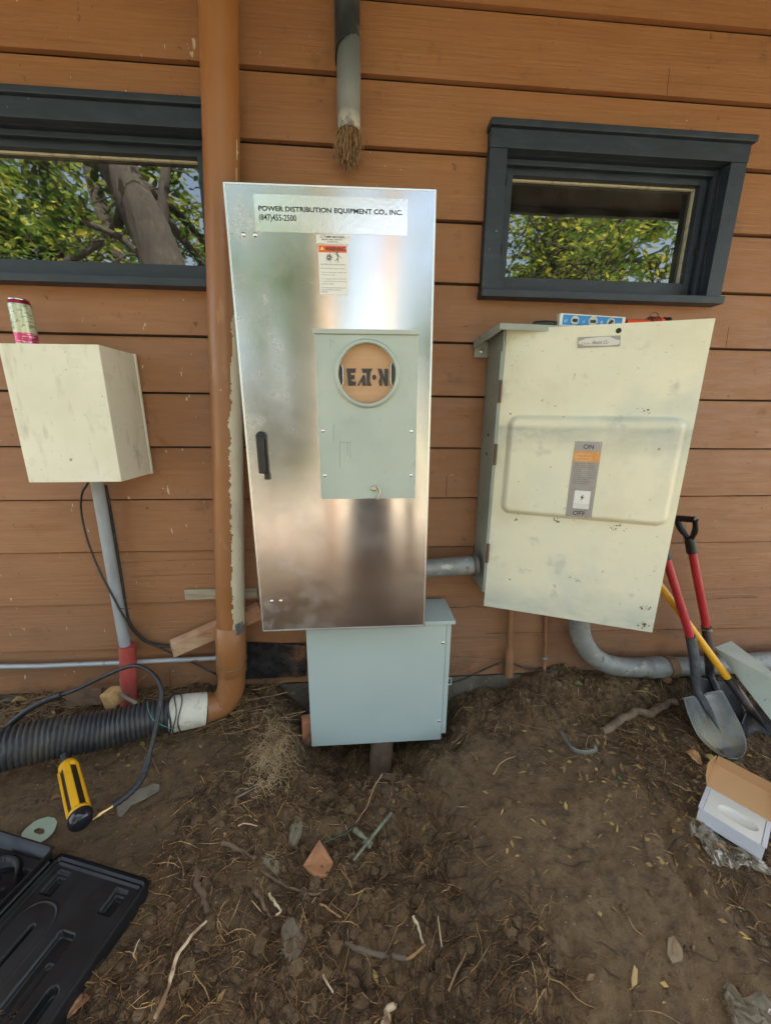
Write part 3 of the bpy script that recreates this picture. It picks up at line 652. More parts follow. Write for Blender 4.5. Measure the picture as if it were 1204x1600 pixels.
# ================================================================ PIPES AND CABLES
def path(pts): return [pix(u, v, D) for u, v, D in pts]
pipe_m = M('brown painted pipe', (.275, .122, .046), .42, lay=[((.28, .105, .03), (12, 12, 3), 4, .4, .65, .6), ((.40, .22, .09), (30, 30, 8), 4, .62, .7, .5), ((.55, .5, .38), (50, 50, 18), 3, .725, .74, .9)], bump=[(40, 3, .08, .001)], rv=(10, 4, .4, .6, .3, .5))
raw_m = M('cream bare pipe', (.68, .62, .46), .5, lay=[((.44, .38, .27), (14, 14, 4), 4, .45, .65, .7), ((.2, .15, .1), 40, 4, .68, .72, .7)])
PR = .0560
p0, p1 = pix(341.5, 0, 1.512), pix(362, 1045, 1.512); p0 = p0+(p0-p1)*.135
dp = thing('drain_pipe', (p1.x, p1.y, p1.z), 'brown painted drain pipe running down the wall, with a cream unpainted stripe', 'drain pipe')
# elbow: centre line turns left and forward
a0 = pix(362, 1048, 1.54); e_end = pix(322, 1105, 1.44); 
elb = cr([p1.lerp(p0, .03), pix(362, 1062, 1.512), pix(358, 1083, 1.505), pix(345, 1100, 1.49), pix(320, 1108, 1.455)], 6)
def jag(z): return .16*mnoise.noise(V((z*16, 1, 0)))+.12*mnoise.noise(V((z*50, 7, 0)))+.07*mnoise.noise(V((z*120, 3, 0)))
zA, zB = pix(370, 498, 1.5).z, pix(375, 985, 1.5).z
NS, NR = 88, 1000
brown_g, raw_g = G(), G()
ax = (p0-p1).normalized()
vs = []
for i in range(NR):
    c = p1.lerp(p0, i/(NR-1))
    for j in range(NS):
        an = 2*PI*j/NS; vs.append(c+V((math.cos(an)*PR, math.sin(an)*PR, 0)))
fb_, fr_ = [], []
for i in range(NR-1):
    z = vs[i*NS].z
    for j in range(NS):
        an = ((j+.5)/NS*2*PI+PI) % (2*PI)-PI                       # -pi..pi, 0 = +x, -pi/2 = towards the viewer
        lim = -1.13+jag(z)+.28*min(1, max(0, (z-1.2)/.3))
        raw = zB < z < zA+.04*mnoise.noise(V((an*5, 0, 0))) and an > lim and an < 1.3
        if not raw and z >= zA and -.45 < an < -.2 and mnoise.noise(V((an*14, z*22, 2))) > .25 and z < 2.1: raw = True
        (fr_ if raw else fb_).append((i*NS+j, i*NS+(j+1) % NS, (i+1)*NS+(j+1) % NS, (i+1)*NS+j))
brown_g.add(vs, fb_, True); raw_g.add(vs, fr_, True)
brown_g.build('pipe', pipe_m, dp, recalc=False); raw_g.build('bare_stripe', raw_m, dp, recalc=False)
g = G(); c0 = p1.lerp(p0, (pix(360, 977, 1.5).z-p1.z)/(p0.z-p1.z)); c1 = p1.lerp(p0, -.005)
g.tube([c1, c1.lerp(c0, .02), c1.lerp(c0, .98), c0], [PR+.003, PR+.006, PR+.006, PR+.001], 40); g.build('coupling', pipe_m, dp)
g = G(); g.tube(elb, [PR+.003]*3+[PR+.001]*(len(elb)-3), 36); g.build('elbow', pipe_m, dp)
g = G(); wc = c1.lerp(c0, .22)
g.tube([wc+V((math.cos(t)*(PR+.0085), math.sin(t)*(PR+.0085), .008*math.sin(t*2+1))) for t in [i*2*PI/36 for i in range(37)]], .0016, 6); g.build('tie_wire', M('dull wire', (.3, .2, .12), .5, .6), dp)
tape_m = M('dark tape', (.10, .11, .12), .5, lay=[((.3, .28, .22), 40, 4, .5, .65, .6)])
g = G(); tcc = c0; g.box(Fr(tcc+V((PR*.80, -PR*.62, -.005)), yaw=-50), -.018, .018, -.006, .006, -.022, .028, .004); g.build('duct_tape', tape_m, dp)
# corrugated hose, tape wrap
hose_c = [pix(325, 1107, 1.455), pix(285, 1113, 1.42), pix(240, 1122, 1.385), pix(170, 1139, 1.33), pix(90, 1152, 1.27), pix(0, 1172, 1.20), pix(-120, 1200, 1.12), pix(-330, 1262, 1.00)]
hp = cr(hose_c, 14); L_ = [0]
for i in range(1, len(hp)): L_.append(L_[-1]+(hp[i]-hp[i-1]).length)
def along(s):
    s = min(max(s, 0), L_[-1]-1e-6)
    for i in range(1, len(hp)):
        if L_[i] >= s: return hp[i-1].lerp(hp[i], (s-L_[i-1])/max(1e-9, L_[i]-L_[i-1]))
    return hp[-1]
hose = thing('corrugated_hose', hose_c[3]-V((0, 0, .08)), 'black corrugated drain hose lying on the ground below the cream utility box', 'drain hose')
s0 = .125; P_, R_ = [], []; s = s0
while s < L_[-1]:
    rb = .067+.006*min(1, (s-s0)/.3)
    for ds, dr in ((0, -.007), (.0025, -.007), (.005, 0), (.0125, .0), (.0150, -.007)): P_.append(along(s+ds)); R_.append(rb+dr)
    s += .0165
hose_m = M('black corrugated plastic', (.030, .032, .038), .42, lay=[((.10, .085, .065), 8, 5, .45, .7, .55), ((.25, .22, .18), 40, 4, .68, .74, .5)], rv=(12, 4, .4, .6, .3, .65))
g = G(); g.tube(P_, R_, 40); g.build('ribbed_pipe', hose_m, hose)
g = G(); P_ = [along(.008+.135*i/26) for i in range(27)]; g.tube(P_, [.0665+.0016*mnoise.noise(V((i*.9, 3, 0)))+.006*(i/26) for i in range(27)], 36)
g.build('tape_wrap', M('white wrapped tape', (.60, .58, .50), .5, lay=[((.12, .12, .12), (9, 9, 14), 5, .60, .66, .8), ((.42, .38, .26), (30, 12, 30), 4, .5, .65, .6), ((.05, .05, .06), 60, 4, .68, .71, .9)], bump=[((40, 15, 15), 4, .6, .004)]), hose)
g = G()
for sc in (.105, .122, .140):
    c = along(sc); t = (along(sc+.01)-along(sc-.01)).normalized(); U = t.cross(V((0, 0, 1))).normalized(); W_ = t.cross(U)
    rr = .0765 if sc > .11 else .074
    g.tube([c+(U*math.cos(a)+W_*math.sin(a))*rr+t*.006*math.sin(a*3+sc*99) for a in [i*2*PI/30 for i in range(31)]], .0022 if sc < .13 else .004, 6)
g.build('tape_band', M('black tape band', (.02, .02, .022), .4), hose)
g = G(); g.tube(cr([gp(300, 1142), gp(283, 1141, .01), pix(262, 1137, 1.28), pix(240, 1125, 1.29), pix(232, 1110, 1.31), pix(230, 1098, 1.34)], 6), .0013, 6)
g.build('green_wire', M('green wire', (.05, .25, .18), .5), label='thin green wire lying across the corrugated hose', cat='wire')
# service mast stub
mast = thing('conduit_stub', pix(545, 207, 1.55), 'cut grey conduit stub hanging above the steel cabinet, roots stuffed in its end', 'conduit')
a, b = pix(544.5, 207, 1.55), pix(545, 84, 1.55); c = V((pix(545, 84, 1.55).x, pix(545, 84, 1.55).y, 2.779)); r_ = .0385
g = G(); g.tube([a, b+V((0, 0, .03))], r_, 32, caps=False); g.tube([a, b], r_-.004, 32, caps=False)
n = 32; up_ = V((0, 0, 1))
ga = G(); vs = []
for i in range(33):
    for rr in (r_, r_-.004): pass
g.build('conduit_pipe', M('weathered grey paint', (.15, .165, .175), .55, lay=[((.22, .23, .225), (20, 20, 6), 5, .5, .7, .6), ((.55, .55, .50), (22, 22, 12), 4, .45, .55, .9, ('z', .05, .0)), ((.10, .10, .09), 60, 4, .68, .72, .8)], bump=[((60, 60, 12), 4, .2, .002)]), mast, solid=.001)
g = G(); n = 40; NRr = 30; vs = []
for i in range(NRr):
    for j in range(n):
        an = 2*PI*j/n; low = b.z+.004+.022*math.sin(an*1.0+2.2)+.03*mnoise.noise(V((math.cos(an)*2.2, math.sin(an)*2.2, 3)))+.012*mnoise.noise(V((math.cos(an)*9, math.sin(an)*9, 7)))
        zz = low+(c.z-low)*i/(NRr-1); vs.append(V((a.x+(c.x-a.x)*0+(r_+.002)*math.cos(an), a.y+(r_+.002)*math.sin(an), zz)))
g.add(vs, [(i*n+j, i*n+(j+1) % n, (i+1)*n+(j+1) % n, (i+1)*n+j) for i in range(NRr-1) for j in range(n)], True)
g.build('black_sleeve', M('black bitumen', (.020, .023, .028), .38, lay=[((.24, .24, .22), (16, 16, 20), 4, .66, .70, .8), ((.07, .08, .09), 12, 5, .5, .7, .6)], bump=[(30, 4, .5, .004)]), mast)
def wander(p, dr, L, n, jit, grav=0, rn=None):
    rn = rn or rnd; out = [V(p)]; d = V(dr).normalized()
    for i in range(n):
        d = (d+V((rn.gauss(0, jit), rn.gauss(0, jit), rn.gauss(0, jit)-grav))).normalized(); out.append(out[-1]+d*L/n)
    return out
g = G(); r4 = random.Random(4)
for i in range(330):
    an = r4.uniform(0, 2*PI); rr = (r_-.006)*math.sqrt(r4.random()); st = a+V((rr*math.cos(an), rr*math.sin(an), .03))
    L = r4.uniform(.08, .135) if rr < .03 else r4.uniform(.06, .10); tx = .25 if r4.random() < .5 else -.05
    g.tube(wander(st, (tx*.1, 0, -1), L, 9, .22, .45, r4), r4.uniform(.0009, .0018), 4, caps=False)
for i in range(9): g.tube(wander(a+V((r4.uniform(.0, .018), r4.uniform(-.02, .02), -.05)), (.02, 0, -1), r4.uniform(.06, .095), 9, .25, .25, r4), .0008, 4, caps=False)
g.tube(wander(a+V((.012, -.01, -.07)), (0, 0, -1), .10, 6, .05, .3, r4), .0004, 3, caps=False)
g.build('root_tuft', M('dry root fibre', (.30, .19, .10), .85, lay=[((.16, .09, .05), 60, 3, .4, .6, .7)]), mast)
# left conduit in its red sleeve
gconduit_m = M('grey plastic conduit', (.32, .35, .38), .5, lay=[((.24, .26, .27), (18, 18, 5), 4, .45, .65, .7), ((.12, .12, .11), (40, 40, 12), 4, .66, .72, .7)])
c0_, c1_ = pix(150, 745, 1.55), pix(196.5, 1015, 1.56)
cnd = thing('wall_conduit', pix(200, 1100, 1.56), 'grey conduit in a red sleeve coming down from the cream utility box', 'conduit')
g = G(); g.tube([c0_, c1_], .0215, 28); g.build('conduit_pipe', gconduit_m, cnd)
g = G(); g.tube([pix(199, 1008, 1.56), pix(201.5, 1060, 1.555), pix(201, 1108, 1.54)], [.032, .033, .0335], 30); g.build('red_sleeve', M('faded red rubber', (.36, .055, .045), .6, lay=[((.42, .13, .10), (14, 14, 6), 4, .45, .65, .7), ((.15, .05, .04), 30, 4, .64, .7, .7)]), cnd)
g = G(); g.tube([pix(186, 950, 1.53), pix(196, 952, 1.52), pix(206, 950, 1.54)], .0012, 5); g.build('tie_wire', black_m, cnd)
cable_m = M('black cable sheath', (.016, .016, .018), .45, lay=[((.07, .065, .06), 60, 3, .5, .7, .5)])
dark_m = M('tarred cable', (.03, .028, .026), .7, lay=[((.12, .09, .06), 50, 4, .5, .68, .7)], bump=[(90, 4, .6, .003)])
def cable(pts, r, mat, label, cat='cable', name='cable', group=None, n=8, fine=7):
    return G().tube(cr(path(pts), fine), r, n).build(name, mat, label=label, cat=cat, group=group)
cable([(137, 755, 1.50), (128, 772, 1.53), (127, 800, 1.55), (137, 845, 1.55), (157, 895, 1.545), (178, 935, 1.53), (195, 965, 1.535), (215, 990, 1.56), (235, 1005, 1.575), (262, 1018, 1.585), (300, 1035, 1.585), (330, 1050, 1.57), (345, 1058, 1.58)], .0042, cable_m, 'thin black cable looping from the cream utility box across the grey conduit')
cable([(164, 758, 1.575), (172, 800, 1.58), (182, 860, 1.58), (190, 910, 1.58), (196, 950, 1.585), (203, 975, 1.585), (225, 1000, 1.585), (250, 1009, 1.585), (272, 1010, 1.585)], .0075, dark_m, 'tarred dark cable running close behind the grey conduit')
cable([(700, 1068, 1.585), (722, 1062, 1.58), (748, 1050, 1.58), (770, 1040, 1.575), (783, 1036, 1.57), (800, 1037, 1.575), (820, 1044, 1.58), (850, 1048, 1.575), (875, 1046, 1.57)], .0045, dark_m, 'dark cable stapled along the concrete footing right of the blue grey box')
G().tube(path([(-420, 1046, 1.575), (-40, 1042, 1.575), (60, 1041, 1.575), (180, 1036, 1.575), (260, 1032, 1.575), (345, 1028, 1.575)]), .0105, 14).build('thin_conduit', M('galvanised conduit', (.36, .38, .40), .45, .3, lay=[((.14, .09, .06), 25, 5, .58, .66, .8), ((.5, .5, .48), 12, 3, .5, .7, .4)]), label='thin horizontal galvanised conduit low on the wall at the left', cat='conduit')
# conduit between cabinet and disconnect box
galv_m = M('weathered galvanised pipe', (.27, .28, .27), .55, .2, lay=[((.18, .19, .19), 7, 5, .42, .62, .8), ((.46, .43, .36), (20, 20, 20), 5, .60, .66, .8), ((.09, .07, .05), 30, 5, .60, .68, .8), ((.38, .39, .36), (9, 9, 9), 4, .55, .7, .6)], bump=[(50, 5, .3, .002)], rv=(14, 4, .4, .6, .4, .7))
a, b = pix(640, 890, 1.49), pix(742, 882.5, 1.49)
t = thing('conduit_bridge', (a+b)/2-V((0, 0, .04)), 'short galvanised conduit joining the steel cabinet to the big disconnect box', 'conduit')
g = G(); g.tube([a, b], .0385, 28); g.build('conduit_pipe', galv_m, t)
g = G(); dxy = (b-a).normalized(); g.tube([b-dxy*.012, b-dxy*.01, b+dxy*.006], [.043, .0475, .0475], 30); g.build('lock_nut', M('rusty nut', (.12, .10, .09), .6, .3), t)
# curved conduit
cpts = [pix(904, 940, 1.52), pix(904, 972, 1.52), pix(908, 996, 1.525), pix(922, 1020, 1.53), pix(945, 1036, 1.53), pix(972, 1042, 1.53), pix(1010, 1043, 1.53), pix(1060, 1042, 1.53), pix(1130, 1038, 1.53), pix(1204, 1033, 1.53), pix(1300, 1026, 1.53)]
t = thing('elbow_conduit', cpts[5]-V((0, 0, .05)), 'thick galvanised conduit bending from under the disconnect box along the ground to the right', 'conduit')
g = G(); g.tube(cr(cpts, 8), .0445, 30); g.build('conduit_pipe', galv_m, t)
g = G(); g.tube([pix(1012, 1043, 1.53), pix(1014, 1043, 1.53), pix(1036, 1042.5, 1.53), pix(1038, 1042.5, 1.53)], [.046, .0500, .0500, .046], 30); g.build('coupling', galv_m, t)
g = G(); g.tube([pix(1039, 1042.5, 1.53), pix(1051, 1042, 1.53)], .0515, 30); g.box(Fr(pix(1044, 1062, 1.48)), -.014, .014, -.004, .03, -.018, .008, .003); g.build('strap', M('rusty strap', (.19, .11, .06), .75, .1, lay=[((.09, .05, .03), 40, 4, .5, .65, .8)]), t)
# rods below the disconnect box
t = thing('painted_rod', pix(795, 1058, 1.57), 'brown painted ground rod with a thicker lower sleeve below the disconnect box', 'rod')
g = G(); g.tube([pix(797.5, 935, 1.575), pix(795.5, 1012, 1.575)], .0125, 16); g.build('rod', siding_m, t)
g = G(); g.tube([pix(795.6, 1008, 1.575), pix(795.5, 1016, 1.575), pix(795, 1026, 1.575), pix(794.5, 1056, 1.572)], [.0135, .016, .0205, .0205], 18); g.build('sleeve', siding_m, t)
t = thing('thin_rod', pix(853, 1078, 1.55), 'thin brown ground wire rod with a bright clamp below the disconnect box', 'rod')
g = G(); g.tube(cr([pix(853, 950, 1.585), pix(851.5, 1020, 1.585), pix(850, 1045, 1.58), pix(851, 1062, 1.57), pix(855, 1082, 1.545)], 4), .0085, 12); g.build('rod', siding_m, t)
g = G(); g.box(Fr(pix(851, 1029, 1.572)), -.0105, .0105, -.004, .004, -.0045, .0045, .001); g.build('clamp', M('zinc', (.42, .48, .55), .4, .6), t)

# ================================================================ THINGS ON THE DISCONNECT BOX
o = pix(872, 506, 1.43); o1 = pix(974, 508, 1.43); zt = 1.5650
lvx = (V((o1.x, o1.y, 0))-V((o.x, o.y, 0))).length
fv = Fr((o.x, o.y, zt), roll=-1.6, yaw=0)
t = thing('spirit_level', fv.o, 'small blue and white spirit level lying on top of the disconnect box', 'spirit level')
g = G(); LH = .040
g.box(fv, 0, lvx, -.004, .018, 0, .0035, .0006); g.box(fv, 0, lvx, -.004, .018, LH-.0035, LH, .0006); g.box(fv, .0, .011, -.004, .018, .0036, LH-.0036, .0006); g.box(fv, lvx-.011, lvx, -.004, .018, .0036, LH-.0036, .0006)
bd = g.build('frame', M('level silver', (.70, .70, .66), .35, .3), t)
g = G(); g.box(fv, .011, lvx-.011, -.0018, .016, .0036, LH-.0036); bl = g.build('blue_web', M('level blue', (.03, .24, .62), .4), t)
for k, (fx, r_, tx) in enumerate(((.235, .0145, 0), (.51, .0165, 0), (.785, .0145, 45))):
    cx = lvx*fx; g = G(); g.lathe(fv.w(cx, -.0018, LH/2), -fv.y, [(r_, 0), (r_, .002), (r_-.0035, .0025), (r_-.004, .0005), (0.0001, .0004)], 28); rg = g.build('vial_ring', M('white ring', (.66, .66, .64), .4), bl)
    g = G(); f2 = axes(fv.w(cx, -.003, LH/2), fv.x*math.cos(R(tx))+fv.z*math.sin(R(tx)), fv.y, fv.z*math.cos(R(tx))-fv.x*math.sin(R(tx)))
    g.tube([f2.w(-.008, 0, 0), f2.w(.008, 0, 0)], .0052, 10); g.build('vial', M('vial dark', (.045, .05, .05), .15, lay=[((.3, .3, .28), (300, 5, 5), 1, .55, .6, .5)]), bl)
g = G()
for fx, w_ in ((.095, .011), (.37, .009), (.645, .010), (.90, .012)):
    text(fv, 'o%s' % 'l' if fx != .645 else '8', lvx*fx-w_/2, LH*.3, w_, .012, None, None, y=-.0026, acc=g)
g.build('lettering', M('pale print', (.5, .68, .85), .5), bl, recalc=False)
G().tube(cr([V((o.x-.085, o.y+.02, zt+.008)), V((o.x-.05, o.y+.01, zt+.009)), V((o.x-.01, o.y+.015, zt+.010)), V((o.x+.02, o.y+.03, zt+.010))], 5), [.004]+[.0085]*14+[.006], 10, flat=.7).build('black_tool', blackp_m, label='flat black hand tool lying left of the spirit level on the disconnect box', cat='hand tool')
q = [pix(u, v, 1.45) for u, v in ((977, 503), (990, 501), (1006, 499), (1022, 498), (1040, 499))]; 
q = [V((p.x, p.y, zt+.018)) for p in q]
t = thing('orange_tool', q[2], 'orange handled tool wound with dark cord, lying right of the spirit level', 'hand tool')
g = G(); g.tube(cr([V((p.x, p.y, zt+.019)) for p in q], 5), [.013]*6+[.014]*8+[.019, .021, .022, .022, .020, .018, .010], 14); g.build('handle', M('orange red plastic', (.80, .09, .03), .35), t)
g = G()
for k in range(7):
    c = V((q[2].x+.012+.006*k, q[2].y, zt+.020)); r_ = .0215+.001*(k % 2)
    g.tube([c+V((.004*math.sin(a+k), math.cos(a)*r_, math.sin(a)*r_)) for a in [i*2*PI/14 for i in range(15)]], .0011, 5, caps=False)
c = V((q[3].x, q[3].y, zt+.032)); g.tube([c+V((math.cos(a)*.018-.002, 0, math.sin(a)*.022+.004)) for a in [R(-10)+i*R(200)/12 for i in range(13)]], .0012, 5)
g.build('cord', M('dark cord', (.06, .01, .03), .6), t)
g = G(); g.tube([V((q[4].x-.010, q[4].y, zt+.021)), V((q[4].x+.006, q[4].y, zt+.021)), V((q[4].x+.013, q[4].y, zt+.016))], [.0215, .0225, .012], 14); g.build('end_cap', blackp_m, t)

# ================================================================ SHOVELS
def shovel(name, label, group, gripP, sockP, neckP, tipP, wdir, hand_mat, blade_mat, sock_mat, BW=.215, dgrip=True, ferr=None, hr=.0165):
    gripP, sockP, neckP, tipP = map(V, (gripP, sockP, neckP, tipP))
    t = thing(name, tipP, label, 'shovel', group)
    hd = (gripP-sockP).normalized()
    g = G(); g.tube([sockP-hd*.01, gripP], hr, 20); h_ = g.build('handle', hand_mat, t)
    a = (tipP-neckP); BL = a.length; a.normalize(); w_ = (V(wdir)-a*a.dot(V(wdir))).normalized(); n_ = a.cross(w_)
    if n_.y > 0: n_ = -n_
    sc = cr([sockP+hd*.012, sockP, sockP.lerp(neckP, .45)+hd*0, neckP-a*.02, neckP+a*.03, neckP+a*.09, neckP+a*.15], 5)
    k = len(sc); rr = []
    for i in range(k):
        s = i/(k-1); rr.append(hr*1.22 if s < .35 else hr*(1.22-(s-.35)*1.0) if s < .75 else max(hr*.82*(1-(s-.75)/.25), .001))
    g = G(); g.tube(sc, rr, 18); g.build('socket', sock_mat, t)
    def bp(u, v):
        s = (u-.5)*2; l = v*BL
        e = v
        wd = BW/2*(.94+.10*math.sin(min(e/.5, 1)*PI/2)) if e < .52 else BW/2*1.04*math.sqrt(max(0, 1-((e-.52)/.48)**1.75))
        x = s*wd; dish = -.022*(1-(s*s))*min(1, 6*(1-v)+.1)*(1 if v > .05 else 1)
        side = .012*(abs(s)**3)
        ridge = .010*math.exp(-(x/.014)**2)*max(0, 1-v/.62)
        crv = -.025*math.sin(v*PI*.9)
        return neckP+a*l+w_*x+n_*(dish+side+ridge*1.0+crv+.012)
    g = G(); g.grid(bp, 41, 46); g.build('blade', blade_mat, t, recalc=False, solid=.0022)
    g = G()
    for s in (-1, 1): g.tube([neckP+w_*s*.028+n_*-.002, neckP+w_*s*BW/2*.95+n_*.018], .0045, 8)
    g.build('step', blade_mat, t)
    if ferr: g = G(); g.tube([sockP-hd*.012, sockP+hd*.004], hr*1.3, 20); g.build('ferrule', chrome_m, t)
    if dgrip:
        g = G(); u_ = V(dgrip).normalized(); u_ = (u_-hd*hd.dot(u_)).normalized(); b = gripP
        g.tube([b-hd*.035, b+hd*.015, b+hd*.04], [hr*1.35, hr*1.3, hr*1.1], 16)
        for s in (-1, 1): g.tube(cr([b+hd*.03+u_*s*.006, b+hd*.055+u_*s*.020, b+hd*.085+u_*s*.034, b+hd*.128+u_*s*.040], 5), [.012]*6+[.0145]*10, 12, flat=.8)
        g.tube([b+hd*.126+u_*-.044, b+hd*.128+u_*.044], .0140, 14)
        g.build('grip', blackp_m, t)
    return t
red_m = M('red fibreglass', (.42, .022, .035), .38, lay=[((.50, .06, .05), (20, 20, 4), 3, .5, .7, .5), ((.65, .20, .06), (90, 90, 10), 2, .70, .73, .6)], rv=(20, 3, .4, .6, .28, .5))
yel_m = M('yellow fibreglass', (.78, .38, .015), .38, lay=[((.55, .25, .02), (20, 20, 6), 4, .5, .7, .6)])
steelb_m = M('used shovel steel', (.20, .215, .23), .45, .55, lay=[((.10, .105, .11), 7, 5, .45, .65, .7), ((.24, .20, .12), 9, 5, .40, .55, .9, ('z', .14, .03)), ((.30, .16, .11), 18, 4, .62, .68, .7)], rv=(14, 5, .4, .65, .35, .6), bump=[(30, 4, .15, .002)])
darkb_m = M('dark painted steel', (.020, .022, .028), .42, .2, lay=[((.09, .055, .04), 9, 5, .48, .62, .8)], bump=[(40, 3, .1, .001)])
grp = 'red handled shovels leaning on the wall'
tipA = gp(1148, 1186, .004); neckA = pix(1093, 1086, 1.335)
shovel('shovel', 'red handled shovel in front, its grey steel blade facing out', grp, pix(1037, 862, 1.49), pix(1079, 998, 1.42), neckA, tipA, (1, -.25, .08), red_m, steelb_m, M('grey socket', (.045, .05, .058), .5, .3, lay=[((.12, .12, .12), 30, 4, .5, .68, .6)]), BW=.178, dgrip=(.1, -1, .4))
tipB = gp(1150, 1150, .004)
shovel('shovel', 'red handled shovel with a black grip standing above the others and a dark blade', grp, pix(1079, 852, 1.535), pix(1103.5, 982, 1.50), pix(1112, 1062, 1.44), tipB+V((.0, .0, 0)), (1, .2, 0), red_m, darkb_m, darkb_m, BW=.21, dgrip=(.25, -1, 0), ferr=True)
tipC = gp(1205, 1150, .0)
shovel('shovel', 'yellow handled shovel lying lowest behind the two red ones', None, pix(1020, 900, 1.54), pix(1138, 1062, 1.36), pix(1172, 1108, 1.29), tipC, (.6, .1, .5), yel_m, darkb_m, darkb_m, BW=.17, dgrip=False, hr=.0155)
P = [pix(1116, 1013, 1.51), pix(1241, 1173, 1.08), pix(1250, 1086, 1.14), pix(1142, 1002.5, 1.56)]
G().slab([P[3], P[2], P[1], P[0]], .004).build('green_sheet', M('pale green enamel', (.60, .68, .60), .5, lay=[((.50, .58, .50), 6, 4, .45, .65, .6), ((.14, .14, .11), 40, 4, .68, .72, .8), ((.5, .5, .45), 7, 3, .70, .74, .5)]), label='pale green flat metal panel leaning beside the shovels', cat='metal sheet')

# ================================================================ TOOL CASE, PUMP
case_m = M('black case plastic', (.010, .0105, .012), .42, spec=.3, lay=[((.022, .021, .02), 5, 5, .45, .7, .6), ((.12, .10, .08), 14, 5, .62, .74, .5)], rv=(10, 4, .4, .65, .28, .55), bump=[(200, 2, .1, .0006)])
cA, cB = V((-.909, -.650, 0)), V((-.607, -.740, 0))
exc = (cB-cA).normalized(); eyc = V((-exc.y, exc.x, 0))*-1          # eyc: towards the viewer
if eyc.y > 0: eyc = -eyc
TZ = -.045
def rbox(x, y, cx, cy, hx, hy, r):
    qx, qy = abs(x-cx)-hx+r, abs(y-cy)-hy+r
    return math.hypot(max(qx, 0), max(qy, 0))+min(max(qx, qy), 0)-r
def smooth01(t): t = min(max(t, 0), 1); return t*t*(3-2*t)
CW, CL = .325, .52
def lid_h(x, y):                                                # x across 0..CW, y along 0..CL
    d = rbox(x, y, CW/2, CL/2, CW/2, CL/2, .022)
    h = -.006 if d > -.006 else (0 if d > -.011 else (-.008 if d > -.017 else (-.0045 if d > -.022 else -.011)))
    def pocket(cx, cy, hx, hy, r, dep, w=.004):
        nonlocal h
        s = -rbox(x, y, cx, cy, hx, hy, r); 
        if s > 0: h = min(h, -.011-dep*smooth01(s/w))
    def bead(cx, cy, hx, hy, r, ht=.0035, w=.003):
        nonlocal h
        s = abs(rbox(x, y, cx, cy, hx, hy, r)); 
        if s < w: h += ht*(1-s/w)
    for cx in (.058, .258): pocket(cx, .062, .022, .030, .006, .008); pocket(cx+.002, .066, .015, .022, .004, .022)
    bead(.092, .225, .055, .125, .05)
    pocket(.098, .20, .009, .052, .008, .020)
    pocket(.202, .32, .026, .18, .012, .018); pocket(.210, .35, .013, .16, .01, .028)
    pocket(.272, .30, .015, .075, .015, .024)
    return h
case = thing('tool_case', (-.85, -.75, -.09), 'open black plastic tool case lying on the soil in the lower left corner', 'tool case')
def lid_pt(u, v):
    x, y = u*CW, v*CL; p = cA+exc*x+eyc*y; return V((p.x, p.y, TZ+lid_h(x, y)))
g = G(); g.grid(lid_pt, 132, 210)
n1 = [(0, 0), (CW, 0), (CW, CL), (0, CL)]
def outline(off, z, nseg=6):
    out = []
    for x, z_ in rrect(-off, CW+off, -off, CL+off, .022, nseg): p = cA+exc*x+eyc*z_; out.append(V((p.x, p.y, z)))
    return out
oa, ob, oc = outline(0, TZ-.0005), outline(.002, TZ-.012), outline(-.004, TZ-.050); n = len(oa)
g.add(oa+ob+oc, [(i, (i+1) % n, n+(i+1) % n, n+i) for i in range(n)]+[(n+i, n+(i+1) % n, 2*n+(i+1) % n, 2*n+i) for i in range(n)], True)
g.build('lid', case_m, case, recalc=False)
# base half on the far side of the hinge
def base_h(x, y):
    d = rbox(x, y, CW/2, CL/2, CW/2, CL/2, .022)
    h = 0 if d > -.007 else (-.004 if d > -.012 else -.05)
    if d <= -.012:
        rr = math.hypot(x-.20, y-.115)
        if rr < .085: h = -.028+.006*(1 if .070 < rr < .082 else 0)-.02*(1-rr/.085)
        if .02 < y < .05 and .15 < x < .3 and abs(rr) > .085: h = -.035
    return h
def base_pt(u, v):
    x, y = u*CW, v*CL; p = cA-exc*(CW+.012)+exc*x+eyc*y-eyc*.0; return V((p.x, p.y, TZ+.016+base_h(x, y)))
g = G(); g.grid(base_pt, 130, 190)
oa = [p-exc*(CW+.012)+V((0, 0, .0155)) for p in outline(0, TZ)]; oc = [p-exc*(CW+.012) for p in outline(-.004, TZ-.055)]
g.add(oa+oc, [(i, (i+1) % n, n+(i+1) % n, n+i) for i in range(n)], True)
g.build('base', case_m, case, recalc=False)
g = G(); g.tube([cA+V((0, 0, TZ))-exc*.006+eyc*.03, cA+V((0, 0, TZ))-exc*.006+eyc*.5], .007, 10); g.build('hinge', case_m, case)
ppc = cA-exc*(CW+.012)+exc*.235+eyc*.115; ppc.z = TZ-.03
g = G(); g.lathe(ppc, (0, 0, 1), [(.06, 0), (.062, .012), (.055, .02), (.03, .028), (.012, .03), (.012, .036), (.0001, .037)], 36)
g.build('die_set', M('glossy black steel', (.02, .022, .03), .12, .6), label='round glossy black punch die resting inside the open tool case', cat='punch die')
